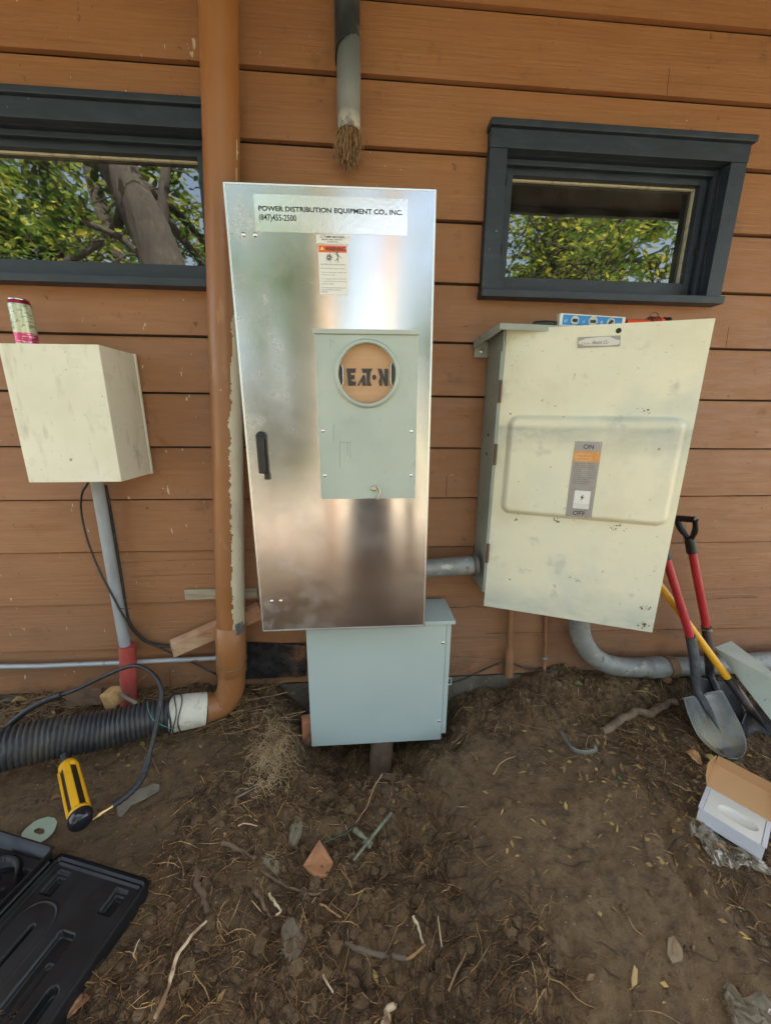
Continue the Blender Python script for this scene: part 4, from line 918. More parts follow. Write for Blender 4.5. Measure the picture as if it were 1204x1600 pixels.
# pump
pa, pb = gp(127, 1287), gp(104, 1178)
rp = .031; pa = V((pa.x, pa.y, float(gz(pa.x, pa.y))+rp+.002)); pb = V((pb.x, pb.y, float(gz(pb.x, pb.y))+rp+.004))
pa, pb = pix(127, 1284, .965), pix(101, 1176, 1.235)
ax_ = (pb-pa).normalized(); LP = (pb-pa).length
pump = thing('hydraulic_pump', (pa+pb)/2-V((0, 0, rp)), 'yellow and black hydraulic hand pump lying on the soil', 'hydraulic pump')
g = G(); g.lathe(pa, ax_, [(.0001, -.012), (.014, -.0115), (.024, -.008), (.030, .0), (.0325, .008), (.0325, .022), (.030, .026)], 32); g.build('end_cap', M('glossy black plastic', (.012, .012, .016), .18), pump)
g = G(); g.lathe(pa, ax_, [(.021, .026), (.021, LP*.80), (.019, LP*.82)], 28); g.build('cylinder', blackp_m, pump)
pyel = M('yellow plastic', (.72, .38, .008), .35, lay=[((.5, .25, .01), 20, 4, .5, .7, .5)])
U = V((1, 0, 0)); U = (U-ax_*U.dot(ax_)).normalized(); Wv = ax_.cross(U)
g = G()
g.lathe(pa, ax_, [(.022, .026), (.0295, .027), (.0295, .040), (.022, .041)], 28)
g.lathe(pa, ax_, [(.022, LP*.70), (.029, LP*.705), (.027, LP*.78), (.020, LP*.80)], 28)
for k in range(4):
    an = R(45)+k*PI/2+R(35); rd = U*math.cos(an)+Wv*math.sin(an); tg_ = ax_.cross(rd)
    f = axes(pa, tg_, rd, ax_); g.box(f, -.0105, .0105, .0215, .0300, .039, LP*.72, .003)
g.build('guard', pyel, pump)
g = G(); prof = [(.019, LP*.80)]
for k in range(9): z = LP*.82+k*.008; prof += [(.0165, z), (.0165, z+.002), (.014, z+.003), (.014, z+.007)]
g.lathe(pa, ax_, prof+[(.014, LP*.82+.076)], 24); g.build('stem', blackp_m, pump)
hs = [(136, 1284, .995), (150, 1277, 1.005), (163, 1268, 1.02), (181, 1256, 1.045), (205, 1237, 1.08), (222, 1215, 1.12), (232, 1185, 1.17), (243, 1140, 1.225), (251, 1098, 1.28), (252, 1075, 1.31), (240, 1054, 1.345), (218, 1041, 1.37), (196, 1043, 1.38), (160, 1058, 1.375), (118, 1078, 1.355), (75, 1093, 1.34), (40, 1112, 1.32), (8, 1140, 1.29), (-30, 1180, 1.25)]
pth = cr(path(hs), 8)
g = G(); g.tube(pth[24:], .0075, 12); h_ = g.build('pressure_hose', cable_m, pump)
sleeve_m = M('spiral rubber sleeve', (.02, .02, .022), .5, bump=[((60, 60, 60), 1, .6, .003)])
g = G(); sl = pth[22:50]; g.tube(sl, [.0112+.0014*math.sin(i*2.1) for i in range(len(sl))], 12); g.build('spring_sleeve', sleeve_m, h_)
g = G(); sl = pth[116:136]; g.tube(sl, [.0115+.001*math.sin(i*2.1) for i in range(len(sl))], 12); g.build('end_sleeve', sleeve_m, h_)
g = G(); g.tube(pth[0:24], .0072, 12); g.tube(pth[10:14], .0095, 6); g.build('brass_fitting', M('brass', (.55, .40, .2), .3, 1), pump)

# ================================================================ GROUND OBJECTS
wood_m = M('split firewood', (.34, .17, .09), .75, lay=[((.46, .32, .20), (6, 6, 6), 4, .45, .6, .8), ((.20, .09, .05), (9, 9, 40), 5, .52, .68, .8)], bump=[((10, 10, 70), 5, .7, .005)])
a, b = pix(274, 1012, 1.555), pix(404, 955, 1.562)
ax_ = (b-a).normalized(); zz = (V((0, 0, 1))-ax_*ax_.z).normalized(); f = axes((a+b)/2, ax_, zz.cross(ax_)*-1, zz); L = (b-a).length/2+.02
g = G(); pts = []
for s in (-1, 1):
    for y, z in ((-.024, -.026), (-.028, .022), (-.008, .040), (.020, .026), (.020, -.034)): pts.append(f.w(s*L+(.022 if (s < 0 and z > 0) else 0)-.012*(z > .03), y, z*1.05))
g.add(pts, [(0, 1, 2, 3, 4), (9, 8, 7, 6, 5)]+[(i, 5+i, 5+(i+1) % 5, (i+1) % 5) for i in range(5)])
g.build('wood_block', wood_m, label='split reddish wood block wedged behind the brown drain pipe', cat='wood block', bevel=.004)
def rock(p, sx, sy, sz, mat, name, label, cat, seed=1, group=None, rot=0):
    bm = bmesh.new(); bmesh.ops.create_icosphere(bm, subdivisions=3, radius=1); c, s = math.cos(R(rot)), math.sin(R(rot)); vs = []
    for q in bm.verts:
        k = 1+.28*mnoise.noise(q.co*1.1+V((seed*3.1, 0, 0)))+.12*mnoise.noise(q.co*3+V((seed, 5, 0))); x, y, z = q.co.x*sx*k, q.co.y*sy*k, q.co.z*sz*k
        vs.append(V(p)+V((x*c-y*s, x*s+y*c, z)))
    bm.verts.index_update(); g = G(); g.add(vs, [tuple(q.index for q in fa.verts) for fa in bm.faces], True); bm.free()
    return g.build(name, mat, label=label, cat=cat, group=group)
pale_wood = M('fresh cut wood', (.50, .31, .13), .75, lay=[((.34, .17, .07), (8, 60, 60), 4, .45, .62, .7)], bump=[((8, 60, 60), 4, .4, .003)])
fw1 = Fr(pix(173, 1092, 1.44), roll=14, yaw=12, tilt=0)
G().box(fw1, -.026, .024, -.02, .04, -.036, .034, .008).build('wood_offcut', pale_wood, label='pale wood offcut standing against the red sleeve', cat='wood offcut')
old_wood = M('old brown board', (.14, .08, .05), .85, lay=[((.07, .04, .025), (30, 30, 60), 4, .45, .65, .8)], bump=[((6, 6, 70), 4, .5, .003)])
fw2 = Fr(pix(140, 1090, 1.50), roll=3, yaw=3, tilt=-14)
G().box(fw2, -.10, .05, -.0, .02, -.035, .035, .003).build('old_board', old_wood, label='old brown board leaning on the wall behind the corrugated hose', cat='board')
G().tube([pix(182, 1082, 1.46), pix(215, 1100, 1.42)], [.006, .009], 7).build('stick', M('grey stick', (.2, .18, .14), .9), label='short grey stick in front of the red sleeve', cat='stick')
terra = M('terracotta', (.40, .18, .08), .85, lay=[((.24, .11, .065), 9, 5, .45, .62, .8), ((.48, .27, .17), 30, 4, .6, .68, .5)], bump=[(40, 5, .5, .003)])
terra2 = M('terracotta charred', (.44, .19, .10), .85, lay=[((.08, .06, .05), 18, 5, .40, .55, .95, ('z', .075, .055))], bump=[((60, 10, 10), 3, .5, .003)])
fb2 = Fr(pix(480, 1160, 1.44), roll=-3, yaw=-14)
G().box(fb2, -.022, .03, 0, .05, -.02, .105, .003).build('broken_brick', terra2, label='broken terracotta piece upright against the left side of the blue grey box', cat='brick')
g = G(); pa_, pb_ = pix(597, 1150, 1.46), pix(592, 1225, 1.42); g.tube([pa_, pb_], .052, 28); g.build('pipe_stub', M('dirty clay pipe', (.17, .11, .075), .85, lay=[((.09, .06, .04), 12, 5, .45, .62, .8)]), label='dirty clay pipe stub under the blue grey box', cat='pipe')
# terracotta shard, clamp with rod, stone
q = [gp(u, v, .012) for u, v in ((499, 1319), (521, 1349), (510, 1368), (493, 1371), (473, 1353))]; q[0].z += .02
n = len(q); G().add(q+[p-V((0, 0, .010)) for p in q], [tuple(range(n)), tuple(range(2*n-1, n-1, -1))]+[(i, (i+1) % n, (i+1) % n+n, i+n) for i in range(n)]).build('tile_shard', terra, label='orange terracotta shard lying in the dug soil', cat='tile shard')
t = thing('ground_clamp', gp(575, 1310), 'small green grey ground rod piece with its clamp lying in the dug soil', 'ground clamp')
cu_m = M('verdigris metal', (.20, .21, .14), .6, .35, lay=[((.12, .10, .07), 50, 4, .45, .6, .8)])
a, b = gp(552, 1345, .010), gp(611, 1270, .028); g = G(); g.tube([a, b], .0058, 10); g.build('rod', cu_m, t)
a, b = gp(553, 1296, .030), gp(576, 1315, .022); g = G(); g.tube([a, a.lerp(b, .45), b], [.0095, .009, .0045], 8); g.build('bolt', cu_m, t)
c = gp(574, 1318, .018); g = G(); g.box(Fr(c, roll=35, yaw=30), -.012, .012, -.012, .012, -.013, .013, .004); g.tube([c, c+V((.005, -.012, .02))], .004, 8); g.build('clamp_body', cu_m, t)
G().tube(cr([gp(505, 1318, .01), gp(525, 1309, .02), gp(540, 1303, .03), gp(552, 1293, .03)], 5), .0022, 6).build('copper_wire', M('green copper wire', (.07, .12, .09), .5, .5), label='green copper wire leading to the ground clamp', cat='wire')
stone_m = M('flat grey stone', (.17, .135, .09), .85, lay=[((.12, .09, .06), 12, 5, .42, .6, .8)], bump=[(40, 5, .4, .004)])
SG = 'flat stones in the dug soil'
def stone(pxs, th, label, group=None, seed=1, mat=None, name='stone', cat='stone', fl=.5):
    q = [gp(u, v, .006) for u, v in pxs]; q2 = []
    for i in range(len(q)):
        a, b = q[i], q[(i+1) % len(q)]; q2 += [a, a.lerp(b, .33), a.lerp(b, .66)]
    c = sum(q, V((0, 0, 0)))/len(q); n = len(q2); vs = []; K = 6
    for k in range(K+1):
        s = (1, 1.0, .93, .78, .55, .28, 0.02)[k]
        for i, p in enumerate(q2):
            r_ = c.lerp(p, s*(1+.05*mnoise.noise(V((i*.9, seed, 0))))); h = (-.02, 0, .55, .85, .95, 1, 1)[k]*th if k else -.02
            r_.z = c.z*.4+p.z*.6+h-.006+(.0035*mnoise.noise(V((r_.x*55, r_.y*55, seed)))+.003*mnoise.noise(V((r_.x*140, r_.y*140, seed))))*(k > 0)
            vs.append(r_)
    fs = [(k*n+i, k*n+(i+1) % n, (k+1)*n+(i+1) % n, (k+1)*n+i) for k in range(K) for i in range(n)]+[tuple(K*n+i for i in range(n))]
    return G().add(vs, fs, False).build(name, mat or stone_m, label=label, cat=cat, group=group)
def shard(pxs, th, mat, name, label, cat, dz=.008, group=None, lift=None):
    q = [gp(u, v, dz) for u, v in pxs]; n = len(q)
    if lift:
        for i, l in lift: q[i].z += l
    return G().add(q+[p-V((0, 0, th)) for p in q], [tuple(range(n)), tuple(range(2*n-1, n-1, -1))]+[(i, (i+1) % n, (i+1) % n+n, i+n) for i in range(n)]).build(name, mat, label=label, cat=cat, group=group, bevel=min(.002, th*.3))
stone([(447, 1431), (460, 1433), (467, 1450), (476, 1462), (478, 1478), (468, 1492), (462, 1510), (448, 1505), (440, 1480), (438, 1455)], .012, 'flat grey stone in the channel, largest stone of the foreground', SG, 1)
stone([(382, 1364), (397, 1372), (390, 1380), (383, 1392)], .008, 'small triangular grey stone left of the terracotta shard', SG, 2)
stone([(402, 1335), (420, 1330), (436, 1345), (437, 1362), (425, 1366), (408, 1350)], .010, 'brown grey stone half buried under roots left of the shard', SG, 3)
stone([(452, 1290), (463, 1264), (473, 1272), (472, 1300), (460, 1325), (450, 1320)], .014, 'long pointed stone below the pale grass tuft', SG, 4)
shard([(1043, 1465), (1052, 1462), (1067, 1485), (1066, 1500), (1050, 1505), (1042, 1490)], .006, M('bark flake', (.24, .17, .10), .9, lay=[((.15, .1, .06), 40, 4, .5, .65, .7)]), 'bark_flake', 'flat tan bark flake on the smooth soil at the right', 'bark flake')
shard([(985, 1530), (990, 1507), (996, 1515), (995, 1538), (987, 1542)], .004, M('wood chip', (.42, .27, .12), .85), 'wood_chip', 'pale wood chip on the smooth soil near the bottom edge', 'wood chip')
gas = M('pale green gasket', (.33, .40, .31), .55, lay=[((.26, .31, .24), 14, 4, .5, .7, .5)])
# gasket with hole
q = [(31, 1311), (38, 1300), (55, 1284), (72, 1277), (85, 1278), (90, 1286), (84, 1301), (74, 1312), (62, 1319), (45, 1318)]; ci = [(62+8.5*math.cos(a)*1.0, 1301-5.5*math.sin(a)) for a in [2*PI*i/20 for i in range(20)]]
g = G(); ctr = gp(62, 1301, .003)
inn = [gp(u, v, .004) for u, v in ci]; out_ = []
poly = [gp(u, v, .004) for u, v in q]
for p in inn:
    d = (p-ctr); d.z = 0; d.normalize(); best = None
    for i in range(len(poly)):
        a, b = poly[i], poly[(i+1) % len(poly)]; e = b-a; den = d.x*e.y-d.y*e.x
        if abs(den) < 1e-9: continue
        tt = ((a.x-ctr.x)*e.y-(a.y-ctr.y)*e.x)/den; uu = ((a.x-ctr.x)*d.y-(a.y-ctr.y)*d.x)/den
        if tt > 0 and -.01 <= uu <= 1.01: best = tt if best is None else min(best, tt)
    o_ = ctr+d*(best or .02); o_.z = float(gz(o_.x, o_.y, False))+.03*0+p.z-float(gz(p.x, p.y, False)); out_.append(o_)
n = 20; zt_ = max(p.z for p in inn)+.004
for p in inn+out_: p.z = zt_
g.add(inn+out_+[p-V((0, 0, .003)) for p in inn]+[p-V((0, 0, .003)) for p in out_], [(i, (i+1) % n, n+(i+1) % n, n+i) for i in range(n)]+[(i, 2*n+i, 2*n+(i+1) % n, (i+1) % n) for i in range(n)]+[(n+i, n+(i+1) % n, 3*n+(i+1) % n, 3*n+i) for i in range(n)])
g.build('metal_slug', gas, label='pale green punched metal slug with a hole, beside the black tool case', cat='metal slug')
plast = M('dirty clear plastic', (.34, .31, .25), .25, trans=.35, spec=.6, lay=[((.2, .17, .13), 20, 4, .45, .65, .7)], bump=[(30, 3, .4, .004)])
shard([(182, 1262), (190, 1246), (208, 1236), (240, 1224), (249, 1226), (249, 1235), (228, 1248), (205, 1258), (190, 1277), (184, 1275)], .003, plast, 'plastic_strip', 'dirty clear plastic strip on the soil beside the pump hose', 'plastic strip')
def crumple(pxs, mat, name, label, cat, amp=.010, nn=16, seed=0, dz=.006):
    c = [gp(u, v, dz) for u, v in pxs]; g = G()
    def f(u, v):
        p = (c[0]*(1-u)+c[1]*u)*(1-v)+(c[3]*(1-u)+c[2]*u)*v
        e = V((mnoise.noise(V((u*3, v*3, seed+5))), mnoise.noise(V((u*3, v*3, seed+9))), 0))*.03
        p = p+e; b = float(gz(p.x, p.y)); p.z = b+.004+amp*abs(mnoise.noise(V((u*5, v*5, seed))))+amp*.6*abs(mnoise.noise(V((u*13, v*13, seed)))); return p
    g.grid(f, nn, nn, False); return g.build(name, mat, label=label, cat=cat)
film = M('crumpled clear film', (.30, .25, .17), .6, trans=.5, spec=.2, lay=[((.16, .13, .09), 16, 4, .45, .6, .8)])
crumple([(1075, 1285), (1105, 1290), (1165, 1355), (1110, 1352)], film, 'plastic_film', 'crumpled clear plastic film under the left of the white box', 'plastic film', .02, 22, 1)
crumple([(1145, 1325), (1185, 1345), (1215, 1365), (1150, 1360)], film, 'plastic_film', 'crumpled clear plastic film under the right corner of the white box', 'plastic film', .02, 18, 4)
crumple([(1128, 1542), (1200, 1560), (1230, 1620), (1145, 1615)], film, 'plastic_film', 'clear plastic film in the lower right corner', 'plastic film', .012, 18, 8)
gm = M('torn grey plastic', (.17, .17, .15), .45, lay=[((.12, .12, .1), 20, 4, .5, .65, .7)])
G().tube(cr([gp(875, 1142, .01), gp(884, 1158, .012), gp(897, 1172, .012), gp(915, 1176, .012), gp(931, 1172, .018), gp(928, 1165, .03)], 6), [.006]+[.011]*20+[.012]*10, 8, flat=.25).build('torn_plastic', gm, label='curled strip of torn grey plastic below the disconnect box', cat='plastic strip')
# white box
B0, B1 = gp(1087, 1280, .004), gp(1188.5, 1346, .004); zb = (B0.z+B1.z)/2; B0.z = B1.z = zb; ex_ = (B1-B0); BLn = ex_.length; ex_.normalize(); ey_ = V((-ex_.y, ex_.x, 0)); 
if ey_.y < 0: ey_ = -ey_
fbx = axes(B0, ex_, ey_, (0, 0, 1)); BD, BH = .125, .052
wb = thing('product_box', B0, 'open white cardboard box with a moulded white insert on the soil at the right', 'box')
wc_m = M('white card', (.56, .56, .60), .55, lay=[((.48, .47, .48), 12, 4, .5, .7, .5)]); kraft = M('kraft card', (.50, .28, .13), .8, lay=[((.44, .24, .10), 6, 3, .4, .7, .5)]); foam = M('moulded foam', (.66, .64, .58), .8, bump=[(150, 2, .2, .001)])
g = G(); T = .0025
g.box(fbx, 0, BLn, 0, T, 0, BH); g.box(fbx, 0, BLn, BD-T, BD, 0, BH); g.box(fbx, 0, T, T+.0003, BD-T-.0003, .0, BH-.001); g.box(fbx, BLn-T, BLn, T+.0003, BD-T-.0003, .0, BH-.001); g.box(fbx, T, BLn-T, T, BD-T, 0, .003)
g.box(fbx, -.003, .009, .003, BD-.002, BH-.003, BH+.0006); g.box(fbx, BLn-.009, BLn+.003, .003, BD-.002, BH-.003, BH+.0006)
g.build('carton', wc_m, wb, bevel=.0006)
def fo(u, v):
    x, y = .010+(BLn-.020)*u, .003+(BD-.006)*v; e = ((x-BLn*.56)/(BLn*.30))**2+((y-BD*.48)/(BD*.20))**2
    return fbx.w(x, y, BH-.0015-(.016*(1-e)**.5 if e < 1 else 0))
g = G(); g.grid(fo, 60, 40); g.build('insert', foam, wb, recalc=False)
g = G(); hl = R(38); lv = V((0, 0, 1))*math.sin(hl)+ey_*math.cos(hl); p0_, p1_ = fbx.w(-.001, BD, BH), fbx.w(BLn+.001, BD, BH)
nrm_ = ex_.cross(lv).normalized(); Wl = .085
g.slab([p0_, p1_, p1_+lv*Wl, p0_+lv*Wl], .002)
l2 = V((0, 0, 1))*math.sin(hl+R(62))+ey_*math.cos(hl+R(62))
g.slab([p0_+lv*Wl, p1_+lv*Wl, p1_+lv*Wl+l2*.045, p0_+lv*Wl+l2*.045+ex_*.004], .002)
e0 = nrm_*.02-ex_*.006
for P_, s in ((p0_, 1), (p1_, -1)):
    up2 = (l2*.8+nrm_*(-.0)).normalized()
    o_ = P_; n_ = (V((0, 0, 1))*.9-ex_*.35*s).normalized()
    vs = [o_, o_+lv*Wl, o_+lv*Wl+l2*.043, o_+lv*.045+n_*.040, o_+lv*.010+n_*.028]
    g.add(vs+[q_-ex_*.002*s for q_ in vs], [(0, 1, 2, 3, 4), (9, 8, 7, 6, 5)]+[(i, (i+1) % 5, 5+(i+1) % 5, 5+i) for i in range(5)])
g.build('lid', kraft, wb)
# ================================================================ LOOSE SOIL, ROOTS, LITTER
def onsoil(x, y): return V((x, y, float(gz(x, y))))
r5 = random.Random(21)
def fibre(g, x, y, L, r, seg=7, lift=.006, curl=.5, dz=0, n=4, up=0):
    a = r5.uniform(0, 2*PI); P = []; h = r5.uniform(0, lift); px_, py_ = x, y; k = r5.gauss(0, curl)
    arch = r5.uniform(.3, 1)*lift
    for i in range(seg+1):
        s = i/seg; P.append((px_, py_, s)); a += k*.35+r5.gauss(0, curl*.6); px_ += math.cos(a)*L/seg; py_ += math.sin(a)*L/seg
    zs = gz([p[0] for p in P], [p[1] for p in P])
    pts = [V((p[0], p[1], z+dz+r*.5+arch*math.sin(p[2]*PI)+up*p[2])) for p, z in zip(P, zs)]
    g.tube(pts, [r*(1-.6*abs(2*i/seg-1)**2) for i in range(seg+1)], n, caps=False)
def dens(x, y):                                                # how rooty the soil is there
    tr = 1/(1+math.exp(-(x+.42)*14))*1/(1+math.exp((x-.27-.04*math.sin(y*7))*16)); d = .9*tr
    if y > -.30 and -.42 < x < .2: d = max(d, .8)
    if y < -.85 and x < .5: d = max(d, 1.3)
    if y > -.26 and x > .3: d = max(d, .65)
    if x < -.35 and y > -.17: d = max(d, 1.0)
    if x > 1.05: d = max(d, .45)
    if -.62 < x < -.3 and y < -.45: d = max(d, .9)
    d *= .45+1.1*(.5+float(mnoise.noise(V((x*4.2, y*4.2, 5)))))
    return max(d, .02)
root_ms = [M('root fibre', (.26, .14, .06), .9, lay=[((.08, .045, .022), 40, 3, .42, .6, .8)]), M('pale root fibre', (.52, .33, .14), .85, lay=[((.2, .11, .05), 30, 3, .45, .62, .8)]), M('dark root fibre', (.055, .032, .018), .9)]
gs = [G(), G(), G()]
cnt = 0
while cnt < 14000:
    x, y = r5.uniform(-1.5, 2.0), r5.uniform(-1.3, .0)
    if r5.random() > dens(x, y): continue
    cnt += 1; q = r5.random(); k = 0 if q < .44 else (1 if q < .53 else 2)
    fibre(gs[k], x, y, r5.choice((.03, .05, .07, .12)), r5.choice((.0006, .0009, .0012, .0017)), lift=.014, curl=.36, seg=6, n=3)
for k, nm in enumerate(('root_fibres', 'pale_root_fibres', 'dark_root_fibres')):
    gs[k].build(nm, root_ms[k], label=('brown', 'pale straw coloured', 'dark')[k]+' fine roots matted over the dug soil', cat='roots', kind='stuff', recalc=False)
# dry stalks along the wall at the left
g = G()
for i in range(330):
    x = r5.uniform(-1.75, -.42); y = r5.uniform(-.20, -.01); a = r5.gauss(.1, .5); L = r5.uniform(.06, .26); z0 = float(gz(x, y, False))+r5.uniform(.0, .035)
    P = [V((x, y, z0))]; d = V((math.cos(a), math.sin(a)*.5, r5.gauss(.02, .12)))
    for s in range(5): d = (d+V((r5.gauss(0, .12), r5.gauss(0, .1), r5.gauss(0, .10)))).normalized(); P.append(P[-1]+d*L/5)
    for p in P: p.y = min(p.y, -.004); p.z = max(p.z, float(gz(p.x, p.y, False))+.002)
    g.tube(P, r5.choice((.0008, .0012, .0018)), 4, caps=False)
g.build('dry_stalks', M('dry stalks', (.30, .18, .085), .85, lay=[((.14, .085, .045), 14, 3, .42, .6, .8)]), label='dry brown stalks heaped between the wall and the corrugated hose', cat='dry stalks', kind='stuff', recalc=False)
# clods and crumbs
def blob(g, p, r, k):
    base = [(0, 0, 1), (.94, 0, .33), (.29, .89, .33), (-.76, .55, .33), (-.76, -.55, .33), (.29, -.89, .33), (.76, .55, -.33), (-.29, .89, -.33), (-.94, 0, -.33), (-.29, -.89, -.33), (.76, -.55, -.33), (0, 0, -1)]
    F_ = [(0, 1, 2), (0, 2, 3), (0, 3, 4), (0, 4, 5), (0, 5, 1), (1, 6, 2), (2, 7, 3), (3, 8, 4), (4, 9, 5), (5, 10, 1), (6, 7, 2), (7, 8, 3), (8, 9, 4), (9, 10, 5), (10, 6, 1), (11, 7, 6), (11, 8, 7), (11, 9, 8), (11, 10, 9), (11, 6, 10)]
    g.add([V(p)+V((b[0]*r*r5.uniform(.6, 1.3), b[1]*r*r5.uniform(.6, 1.3), b[2]*r*r5.uniform(.4, .9))) for b in base], F_, k)
g = G(); g2 = G(); cnt = 0
while cnt < 7000:
    x, y = r5.uniform(-1.6, 2.1), r5.uniform(-1.3, .0)
    if r5.random() > max(dens(x, y), .22): continue
    cnt += 1; r_ = min(r5.expovariate(1/.0026)+.0012, .009)
    blob(g, onsoil(x, y)+V((0, 0, r_*.2)), r_, True)
n_cl = 0
while n_cl < 420:
    x, y = r5.uniform(-.6, 1.5), r5.uniform(-1.2, -.03)
    if r5.random() > dens(x, y)*.8: continue
    n_cl += 1; r_ = r5.uniform(.008, .019); bm = bmesh.new(); bmesh.ops.create_icosphere(bm, subdivisions=2, radius=1); bm.verts.index_update(); c_ = onsoil(x, y)+V((0, 0, r_*.1)); sd_ = r5.uniform(0, 99)
    g.add([c_+V((q.co.x*r_*1.2, q.co.y*r_, q.co.z*r_*.75))*(1+.55*mnoise.noise(q.co*1.6+V((sd_, 0, 0)))+.25*mnoise.noise(q.co*4+V((0, sd_, 0)))) if False else c_+V((q.co.x*1.2, q.co.y, q.co.z*.75))*r_*(1+.55*mnoise.noise(q.co*1.6+V((sd_, 0, 0)))+.3*mnoise.noise(q.co*4+V((0, sd_, 0)))) for q in bm.verts], [tuple(q.index for q in f.verts) for f in bm.faces], False); bm.free()
g.build('soil_crumbs', soil_m, label='loose crumbs and clods of brown soil', cat='soil crumbs', kind='stuff', recalc=False)
for i in range(1100):
    x, y = r5.uniform(-1.3, 2.0), r5.uniform(-1.3, -.05); blob(g2, onsoil(x, y), r5.uniform(.0009, .0024), False)
g2.build('grit', M('pale grit', (.42, .36, .27), .8, lay=[((.25, .2, .14), 9, 2, .4, .6, .8)]), label='pale grit and seed scattered on the soil', cat='grit', kind='stuff', recalc=False)
# leaf litter, yellow flakes right and left
g = G()
for i in range(1000):
    if r5.random() < .55: x, y = r5.gauss(1.25, .22), r5.gauss(-.48, .2)
    elif r5.random() < .5: x, y = r5.uniform(-1.4, -.5), r5.gauss(-.12, .09)
    else: x, y = r5.uniform(-.6, 1.6), r5.uniform(-1.2, -.05)
    y = min(y, -.01); p = onsoil(x, y)+V((0, 0, .003)); a = r5.uniform(0, 2*PI); L, wd = r5.uniform(.005, .020), r5.uniform(.002, .007)
    d, e = V((math.cos(a), math.sin(a), r5.gauss(0, .25))), V((-math.sin(a), math.cos(a), r5.gauss(0, .35)))
    g.add([p-d*L, p+e*wd+V((0, 0, .002)), p+d*L, p-e*wd+V((0, 0, .001))], [(0, 1, 2), (0, 2, 3)])
lm = M('litter', (.34, .21, .07), .8, lay=[((.15, .09, .04), 9, 3, .4, .6, .9), ((.50, .33, .09), 13, 2, .55, .65, .8)])
g.build('leaf_litter', lm, label='small yellow and brown leaf flakes scattered on the soil', cat='leaf litter', kind='stuff', recalc=False)
# pale dead grass tuft left of the blue grey box
g = G(); c = gp(425, 1185)
for i in range(380):
    x, y = c.x+r5.gauss(0, .034), c.y+r5.gauss(0, .066)
    fibre(g, x, y, r5.uniform(.04, .09), .0008, 8, lift=.022, curl=1.0, dz=r5.uniform(0, .02))
g.build('dead_grass_tuft', M('bleached grass', (.48, .35, .19), .85, lay=[((.25, .16, .08), 20, 3, .4, .6, .8)]), label='pale tangle of dead grass roots left of the blue grey box', cat='grass tuft', kind='stuff', recalc=False)
# sawn root / log at the right
bark = M('bark', (.20, .135, .085), .9, lay=[((.10, .065, .04), (20, 20, 20), 5, .42, .6, .8), ((.32, .23, .15), 12, 4, .58, .7, .6)], bump=[((40, 40, 40), 4, .5, .004)])
def stick(pts, rs, label, name='root', cat='root', mat=None, group=None, n=9, par=None):
    P = cr(pts, 6); k = len(P); rr = [rs[0]+(rs[1]-rs[0])*i/(k-1) for i in range(k)]
    rr = [q*(1+.45*mnoise.noise(V((i*.5, rs[0]*999, 1)))) for i, q in enumerate(rr)]
    P = [p+V((mnoise.noise(V((i*.35, rs[0]*777, 3))), mnoise.noise(V((i*.35, 5, rs[0]*555))), 0))*rs[0]*1.0 for i, p in enumerate(P)]
    group = group or {'root': 'roots sticking out of the dug soil', 'twig': 'twigs on the soil'}.get(cat)
    return G().tube(P, rr, n).build(name, mat or bark, par, label=label, cat=cat, group=group)
stick([gp(944, 1146, .010), gp(962, 1128, .022), gp(985, 1114, .026), gp(1015, 1112, .026), gp(1040, 1103, .03), gp(1056, 1096, .035)], (.017, .016), 'thick bare root lying on the heap between the disconnect box and the shovels')
pw = M('peeled root wood', (.55, .43, .28), .75, lay=[((.22, .12, .06), (14, 14, 14), 4, .48, .58, .9)])
dk = M('dark root bark', (.10, .06, .035), .9, lay=[((.2, .13, .08), 30, 3, .5, .65, .7)])
def S2(pxs, rs, label, mat=None, dz=.008, lift=(), name='root', cat='root'):
    P = [gp(u, v, dz) for u, v in pxs]
    for i, l in lift: P[i].z += l
    return stick(P, rs, label, name, cat, mat)
S2([(243, 1590), (262, 1545), (275, 1500), (300, 1462), (321, 1440)], (.0055, .0032), 'long peeled root with a reddish tip right of the black case', pw, .02)
S2([(208, 1495), (213, 1478), (218, 1468)], (.0012, .001), 'thin forked pale root touching the edge of the black case', pw, .03)
S2([(307, 1360), (310, 1385), (320, 1405), (325, 1428)], (.010, .007), 'thick brown root curving down left of the channel', M('red brown root', (.11, .068, .042), .85))
S2([(396, 1392), (407, 1402), (414, 1421), (425, 1435)], (.0065, .003), 'dark root with a broken pale end left of the flat grey stone', dk, .02)
S2([(421, 1397), (430, 1412), (438, 1424), (432, 1428)], (.0042, .0025), 'broken pale root tip just above the flat grey stone', pw, .025)
S2([(408, 1360), (430, 1375), (455, 1390), (490, 1396), (505, 1394)], (.0045, .003), 'long dark root running right towards the terracotta shard', dk, .018)
S2([(500, 1412), (515, 1422), (532, 1434)], (.003, .0022), 'straight orange root piece right of the flat grey stone', M('orange root', (.36, .20, .09), .85))
S2([(556, 1285), (572, 1262), (585, 1242), (597, 1229)], (.0022, .0028), 'upright root with a cut end behind the ground clamp', M('tan root', (.30, .19, .11), .85), .02, ((3, .06), (2, .04)))
S2([(602, 1262), (610, 1245), (616, 1224)], (.002, .0024), 'upright root with a white cut end right of the ground clamp', dk, .02, ((2, .05),))
S2([(646, 1432), (654, 1450), (660, 1475)], (.0042, .003), 'peeled white root stub at the right side of the channel', pw, .02)
S2([(540, 1475), (565, 1484), (600, 1492), (636, 1498)], (.0062, .0075), 'half buried grey root crossing the channel near the bottom', M('grey root', (.13, .10, .07), .9))
S2([(636, 1500), (652, 1488), (663, 1478)], (.004, .003), 'short orange brown root joining the half buried grey one', M('rust root', (.32, .18, .08), .85), .015)
S2([(598, 1600), (605, 1585), (618, 1568)], (.010, .006), 'thick splintered pale root at the bottom edge', pw, .02)
